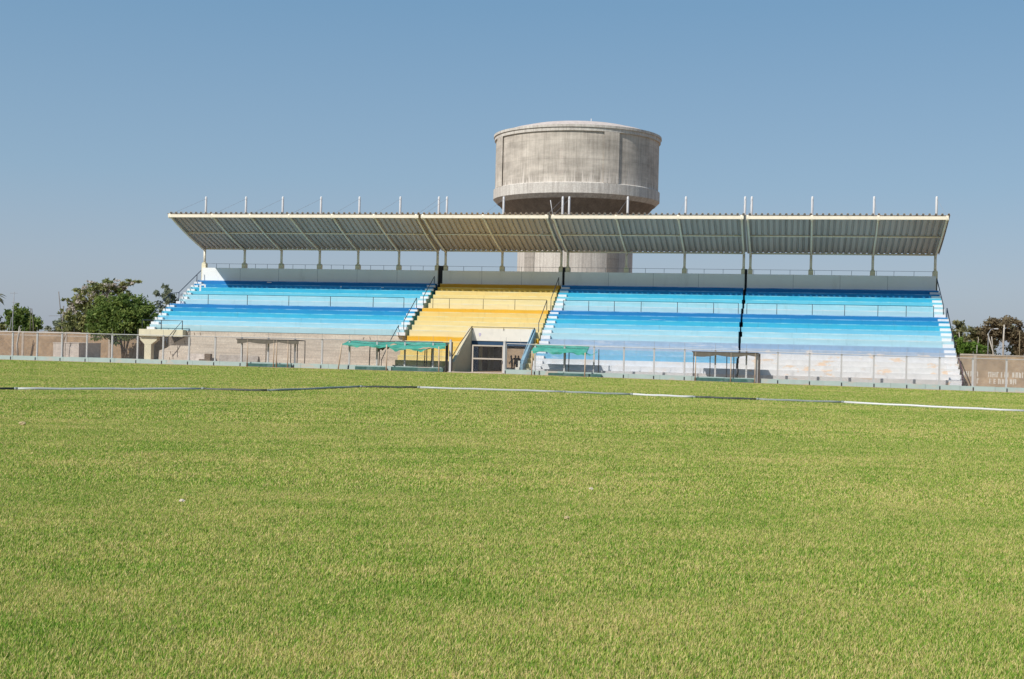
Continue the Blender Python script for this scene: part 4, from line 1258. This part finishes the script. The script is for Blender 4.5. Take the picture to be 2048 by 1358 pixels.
t.scale = (1.159, 1.159, 1.159)
leaf_obj('crown', [(-1.2, 0, 3.6, 1.3, 1.0, 1.2), (.6, 0, 3.8, 1.4, 1.0, 1.3), (2.4, 0, 4.0, 1.5, 1.0, 1.4), (-1.9, 0, 5.2, .7, .6, .7), (0, 0, 2.8, 3.0, 1.2, .9)], 3600, .2, 74, L_OLIVE, t)
limbs((t, M_BARK), .1, [([(0, 0, -.2), (0, 0, 2.2), (-.6, 0, 4.0)], .1, .04)])
t = tree('olive_tree', 'dark olive low tree beneath the street lamp beyond the tan wall', 'tree', 49.77, 54, -.25)
t.scale = (1.157, 1.157, 1.157)
leaf_obj('crown', [(-1.0, 0, 3.9, 1.2, 1.0, .9), (.7, 0, 4.3, 1.2, 1.0, .9), (0, 0, 3.2, 2.3, 1.0, .8)], 2600, .2, 75, L_OLIVE, t)
limbs((t, M_BARK), .1, [([(0, 0, -.2), (0, 0, 2.2), (.3, 0, 4.0)], .1, .04)])

# posts, lamps, masts
lp = stand_thing('street_lamp', 'white street lamp with bent arm beyond the tan wall', 'street lamp', 45.95, 18, -.2)
MB().tube([(0, 0, 0), (0, 0, 4.3), (.02, 0, 5.3), (.25, 0, 5.7), (.6, 0, 5.78)], [.06, .04, .04, .035, .03], 8).build('pole', M_ANT, lp)
MB().box(.55, .95, -.08, .08, 5.72, 5.81).build('lamp_head', M_MAST, lp)
lp = stand_thing('thin_pole', 'thin tan pole rising beyond the tan wall by the right edge', 'pole', 49.3, 20, -.2)
MB().tube([(0, 0, 0), (.03, 0, 3.0), (0, 0, 5.6)], .045, 6).build('shaft', M_RAILY, lp)
MB().tube([(-.25, 0, 5.3), (.25, 0, 5.3)], .03, 6).build('cross_bar', M_RAILY, lp)
am = stand_thing('antenna_mast', 'thin grey antenna mast with cross arms above the brick wall', 'antenna', -69.7, 25, 0)
MB().tube([(0, 0, 0), (0, 0, 4.6), (.12, 0, 7.9)], [.09, .07, .03], 6).build('shaft', M_ANT, am)
MB().tube([(-.45, 0, 7.75), (.6, 0, 7.75)], .025, 5).build('cross_arm', M_ANT, am)
MB().tube([(-.15, 0, 6.6), (.75, 0, 6.55)], .025, 5).build('cross_arm', M_ANT, am)
MB().tube([(-.45, .1, 3.0), (-.25, .1, 4.7)], .05, 5).build('prop', M_ANT, am)
up_ = stand_thing('utility_pole', 'leaning forked utility pole above the wall beside the flowering tree', 'utility pole', -64.0, 27, 0)
MB().tube([(0, 0, 0), (0, 0, 3.5), (.12, 0, 6.3)], [.13, .11, .07], 7).build('shaft', M_WOODP, up_)
MB().tube([(0, -.1, 3.9), (-.55, -.1, 8.1)], .05, 6).build('fork_arm', M_WOODP, up_)
MB().tube([(-1.9, 0, 5.0), (0.6, 0, 5.05)], .02, 5).build('cross_wire', M_WOODP, up_)
sp_ = stand_thing('cane_stake', 'pair of thin bare stakes above the brick wall left of the utility pole', 'stakes', -67.2, 25, 0)
MB().tube([(0, 0, 0), (-.05, 0, 5.9)], .035, 5).build('stake', M_WOODP, sp_)
MB().tube([(.45, 0, 0), (.4, 0, 3.8), (.12, 0, 5.85)], .05, 5).build('stake', M_WOODP, sp_)
tk = stand_thing('bare_trunk', 'pale bare trunk leaning before the brick wall behind the fence', 'trunk', -47.4 - 18.0, 19.5, 0)
MB().tube([(.1, 0, -.2), (-.08, 0, 1.4), (.12, 0, 2.5), (.2, 0, 3.6)], [.14, .12, .11, .04], 7).build('trunk', M_BARKP, tk)
MB().tube([(.12, 0, 2.5), (.42, 0, 3.3)], [.06, .03], 6).build('broken_limb', M_BARKP, tk)

# distant pale houses seen low between the bushes
hs = stand_thing('distant_house', 'small pale house far beyond the brick wall between the bushes', 'house', -92.0, 85, 0)
MB().box(-4, 4, 0, 6, -.5, 4.4).build('wall', paint('far_wall', (176, 178, 184), var=.06), hs)
MB().box(-4.2, 4.2, -.2, 6.2, 4.401, 4.6).build('roof', paint('far_roof', (150, 150, 156), var=.06), hs)

# ================================================================== PEOPLE in the tunnel
BULK = 1.16


def person(label, s, n, h, face_deg, arm=(0.1, 0.1), bend=(0.0, 0.0), lean=0.0, shirt=None, trous=None, stance=0.10, shoulder=0.19):
    P = empty('person', None, label, 'person', 'people standing in the players tunnel', W(s, n, 0), -TH + R(face_deg))
    k = h / 1.70
    V, E, RD = [], [], []

    def add(p, r, parent=None):
        V.append(Vector(p) * k); RD.append(r * k)
        if parent is not None: E.append((parent, len(V) - 1))
        return len(V) - 1
    pel = add((0, 0, .93), .135)
    wa = add((0, lean * .1, 1.10), .125, pel)
    ch = add((0, lean * .25, 1.30), .150, wa)
    nk = add((0, lean * .36, 1.455), .058, ch)
    hd0 = add((0, lean * .4 - .01, 1.53), .075, nk)
    hd1 = add((0, lean * .42 - .015, 1.61), .092, hd0)
    add((0, lean * .42, 1.68), .055, hd1)
    add((0, lean * .42 - .115, 1.585), .014, hd1)               # nose
    for sx, ab, bn in ((-1, arm[0], bend[0]), (1, arm[1], bend[1])):
        sh = add((sx * shoulder, lean * .3, 1.40), .058, ch)
        ex = sx * (shoulder + .03 + .30 * math.sin(ab)); ez = 1.40 - .29 * math.cos(ab)
        el = add((ex, lean * .3 + .01, ez), .042, sh)
        wy = lean * .3 - .25 * math.sin(bn); wz = ez - .25 * math.cos(bn)
        wx = ex - sx * .10 * math.sin(bn)
        wr_i = add((wx, wy, wz), .028, el)
        pm_i = add((wx, wy - .02, wz - .07), .033, wr_i)
        for q in range(4):
            f1 = add((wx + (q - 1.5) * .0, wy - .045 + q * .022, wz - .12 - (.01 if q in (1, 2) else 0)), .0095, pm_i)
            add((wx - sx * .012, wy - .045 + q * .021, wz - .165 - (.015 if q in (1, 2) else 0)), .008, f1)
        th_ = add((wx - sx * .015, wy - .06, wz - .085), .011, pm_i)
        add((wx - sx * .02, wy - .075, wz - .115), .009, th_)
        hp = add((sx * .095, 0, .86), .098, pel)
        kn = add((sx * (.095 + stance * .5), -.015, .49), .060, hp)
        an = add((sx * (.095 + stance), .02, .09), .040, kn)
        add((sx * (.10 + stance), -.13, .035), .034, an)
    me = bpy.data.meshes.new('body')
    me.from_pydata([tuple(v) for v in V], E, [])
    o = bpy.data.objects.new('body', me)
    COL.objects.link(o)
    sk = o.modifiers.new('skin', 'SKIN'); sk.use_smooth_shade = True
    for i, sv in enumerate(me.skin_vertices[0].data):
        sv.radius = (RD[i] * BULK, RD[i] * BULK * (0.78 if i in (0, 1, 2) else 1.0)); sv.use_root = (i == 0)
    sb_ = o.modifiers.new('subd', 'SUBSURF'); sb_.levels = 1; sb_.render_levels = 1
    dg = bpy.context.evaluated_depsgraph_get()
    fin = bpy.data.meshes.new_from_object(o.evaluated_get(dg))
    bpy.data.objects.remove(o)
    fin.name = 'body'
    fin.materials.clear()
    for m in (M_SKIN, shirt or M_CLOTH1, trous or M_CLOTH1): fin.materials.append(m)
    for p in fin.polygons:
        z = p.center.z / k; x = abs(p.center.x) / k
        p.material_index = 2 if z < .95 and x < .26 and not (z < .95 and x > .235 and z > .5) else (1 if z < 1.46 and not (x > .2 and z < .90) else 0)
        p.use_smooth = True
    inst('body', fin, P)
    hb = MB().lathe([(0.02, 1.735 * k), (.07 * k, 1.715 * k), (.098 * k, 1.66 * k), (.10 * k, 1.60 * k), (.085 * k, 1.55 * k)], 14, 0, (lean * .42 + .018) * k)
    hb.build('hair', M_HAIR, P)
    return P


person('person in dark clothes alone nearest the gatepost, arm held away from the body', -2.98, 9.6, 1.72, 15, (.12, .5), (.2, .35), 0.02, M_CLOTH1, M_CLOTH2)
person('person in dark clothes with rounded back, second from the gatepost', -1.98, 9.6, 1.64, -70, (.25, .3), (.9, .8), -.28, M_CLOTH1, M_CLOTH2)
person('broad person in black shirt shoulder to shoulder between two others', -1.68, 9.8, 1.66, 10, (.3, .3), (.5, .5), 0.0, M_CLOTH2, M_CLOTH1, .06, .21)
person('person in dark clothes nearest the blue tunnel wall, arms folded', -1.30, 9.5, 1.63, 40, (.2, .3), (1.3, 1.2), 0.03, M_CLOTH1, M_CLOTH1)

# ================================================================== PIPE ON THE GRASS
PIPE = [((-40.0, 58.0), (-25.1, 66.2), M_PIPED, 'dark'), ((-25.1, 66.2), (-16.9, 71.6), M_PIPEL, 'pale'), ((-16.9, 71.6), (-13.3, 71.4), M_PIPED, 'dark'), ((-13.3, 71.4), (-9.3, 80.6), M_PIPEG, 'grey'), ((-9.3, 80.6), (-5.8, 81.4), M_PIPED, 'dark'),
        ((-5.8, 81.4), (3.2, 80.5), M_PIPEL, 'pale'), ((3.2, 80.5), (7.3, 79.9), M_PIPEG, 'grey'), ((7.3, 79.9), (11.0, 79.0), M_PIPEW, 'white'), ((11.0, 79.0), (14.7, 78.4), M_PIPED, 'dark'), ((14.7, 78.4), (19.7, 78.0), M_PIPEG, 'grey'), ((19.7, 78.0), (28.8, 73.5), M_PIPEW, 'white'), ((28.8, 73.5), (40, 67.0), M_PIPEW, 'white')]
PP = empty('irrigation_pipe', None, 'long jointed irrigation pipe of dark, grey and white lengths lying across the grass', 'pipe', None, (0, 75, 0), 0)
for (a, b, m, c) in PIPE:
    L = (Vector(b) - Vector(a)).length
    n = 8
    pts = []
    for i in range(n + 1):
        u = i / n
        x = a[0] + (b[0] - a[0]) * u; y = a[1] + (b[1] - a[1]) * u - 75
        y -= 0.35 * math.sin(math.pi * u) * min(1, L / 9)
        pts.append((x, y, gz(x) + 0.065 + 0.012 * math.sin(u * 9 + x)))
    sg = MB().tube(pts, 0.076, 10).build('pipe_length', m, PP)
    sg['label'] = c + ' pipe length'
    MB().tube([Vector(pts[0]) - Vector((0, 0, .0)), Vector(pts[0]) + (Vector(pts[1]) - Vector(pts[0])).normalized() * .16], 0.088, 10).build('coupling', M_PIPEG, sg)


# ================================================================== LITTER
def scrap(label, x, y, r, m, seed):
    rr = random.Random(seed)
    b = MB()
    o = 0
    for i in range(5):
        for k in range(9):
            t = 2 * math.pi * k / 9
            rad = r * math.sin(math.pi * (i + .5) / 5) * rr.uniform(.7, 1.2)
            b.v.append((rad * math.cos(t), rad * math.sin(t) * .8, r * .55 * (1 - math.cos(math.pi * (i + .5) / 5))))
    for i in range(4):
        for k in range(9):
            b.face((i * 9 + k, i * 9 + (k + 1) % 9, (i + 1) * 9 + (k + 1) % 9, (i + 1) * 9 + k))
    b.face(tuple(range(9))); b.face(tuple(36 + k for k in range(9)))
    ob = b.build('litter_scrap', m)
    ob.location = (x, y, gz(x) + 0.02)
    tag(ob, label, 'litter')


scrap('crumpled white scrap on the grass in the left foreground', -5.8, 23.3, .055, M_SCRAP, 1)
scrap('crumpled beige scrap on the grass nearest the camera', 1.0, 22.3, .055, M_TAN, 2)
scrap('small pale scrap on the grass straight below the gate', 1.7, 26.9, .05, M_SCRAP, 3)
scrap('flat tan scrap on the grass near the left edge below the pale pipe length', -15.4, 41.4, .11, M_TAN, 4)

# ================================================================== LIGHT, SKY, CAMERA
world = bpy.data.worlds.new('World')
SC.world = world
world.use_nodes = True
nt = world.node_tree
bg = nt.nodes['Background']
sky = nt.nodes.new('ShaderNodeTexSky')
sky.sky_type = 'NISHITA'
sky.sun_disc = False
to_sun = -(W(SUN.x, SUN.y, SUN.z) - W(0, 0, 0))
el = math.asin(to_sun.normalized().z)
sky.sun_elevation = el
sky.sun_rotation = math.atan2(to_sun.x, to_sun.y)
sky.altitude = 100
sky.air_density = 0.8
sky.dust_density = 1.6
sky.ozone_density = 2.0
tcw = nt.nodes.new('ShaderNodeTexCoord')
sx_ = nt.nodes.new('ShaderNodeSeparateXYZ'); nt.links.new(tcw.outputs['Generated'], sx_.inputs[0])
hz_ = ramp(nt, sx_.outputs[2], [(0.0, (0.385, 0.430, 0.500)), (0.05, (0.345, 0.418, 0.512)), (0.12, (0.258, 0.392, 0.520)), (0.25, (0.165, 0.322, 0.490)), (0.6, (0.14, 0.27, 0.46)), (1.0, (0.12, 0.24, 0.44))])
vm_ = nt.nodes.new('ShaderNodeVectorMath'); vm_.operation = 'SCALE'; vm_.inputs[3].default_value = 7.8
nt.links.new(hz_, vm_.inputs[0])
nt.links.new(mix(nt, 0.78, sky.outputs[0], vm_.outputs[0]), bg.inputs[0])
bg.inputs[1].default_value = 0.078

sd = bpy.data.lights.new('sun', 'SUN')
sd.energy = 2.75
sd.angle = R(0.5)
sd.color = (1.0, 0.965, 0.91)
so = bpy.data.objects.new('sun', sd)
COL.objects.link(so)
so.rotation_euler = to_sun.to_track_quat('Z', 'Y').to_euler()
so.location = (-60, 20, 80)

cam = bpy.data.cameras.new('camera')
cam.sensor_width = 36
cam.lens = 36 * 2620 / 2048
cam.clip_end = 6000
co = bpy.data.objects.new('camera', cam)
COL.objects.link(co)
co.matrix_world = Matrix.Translation((0, 0, 3.0)) @ Matrix.Rotation(R(90) + 6 / 2620, 4, 'X') @ Matrix.Rotation(0.0235, 4, 'Z')
SC.camera = co
SC.view_settings.view_transform = 'Standard'
SC.view_settings.look = 'None'
SC.view_settings.exposure = 0.80
SC.view_settings.gamma = 1
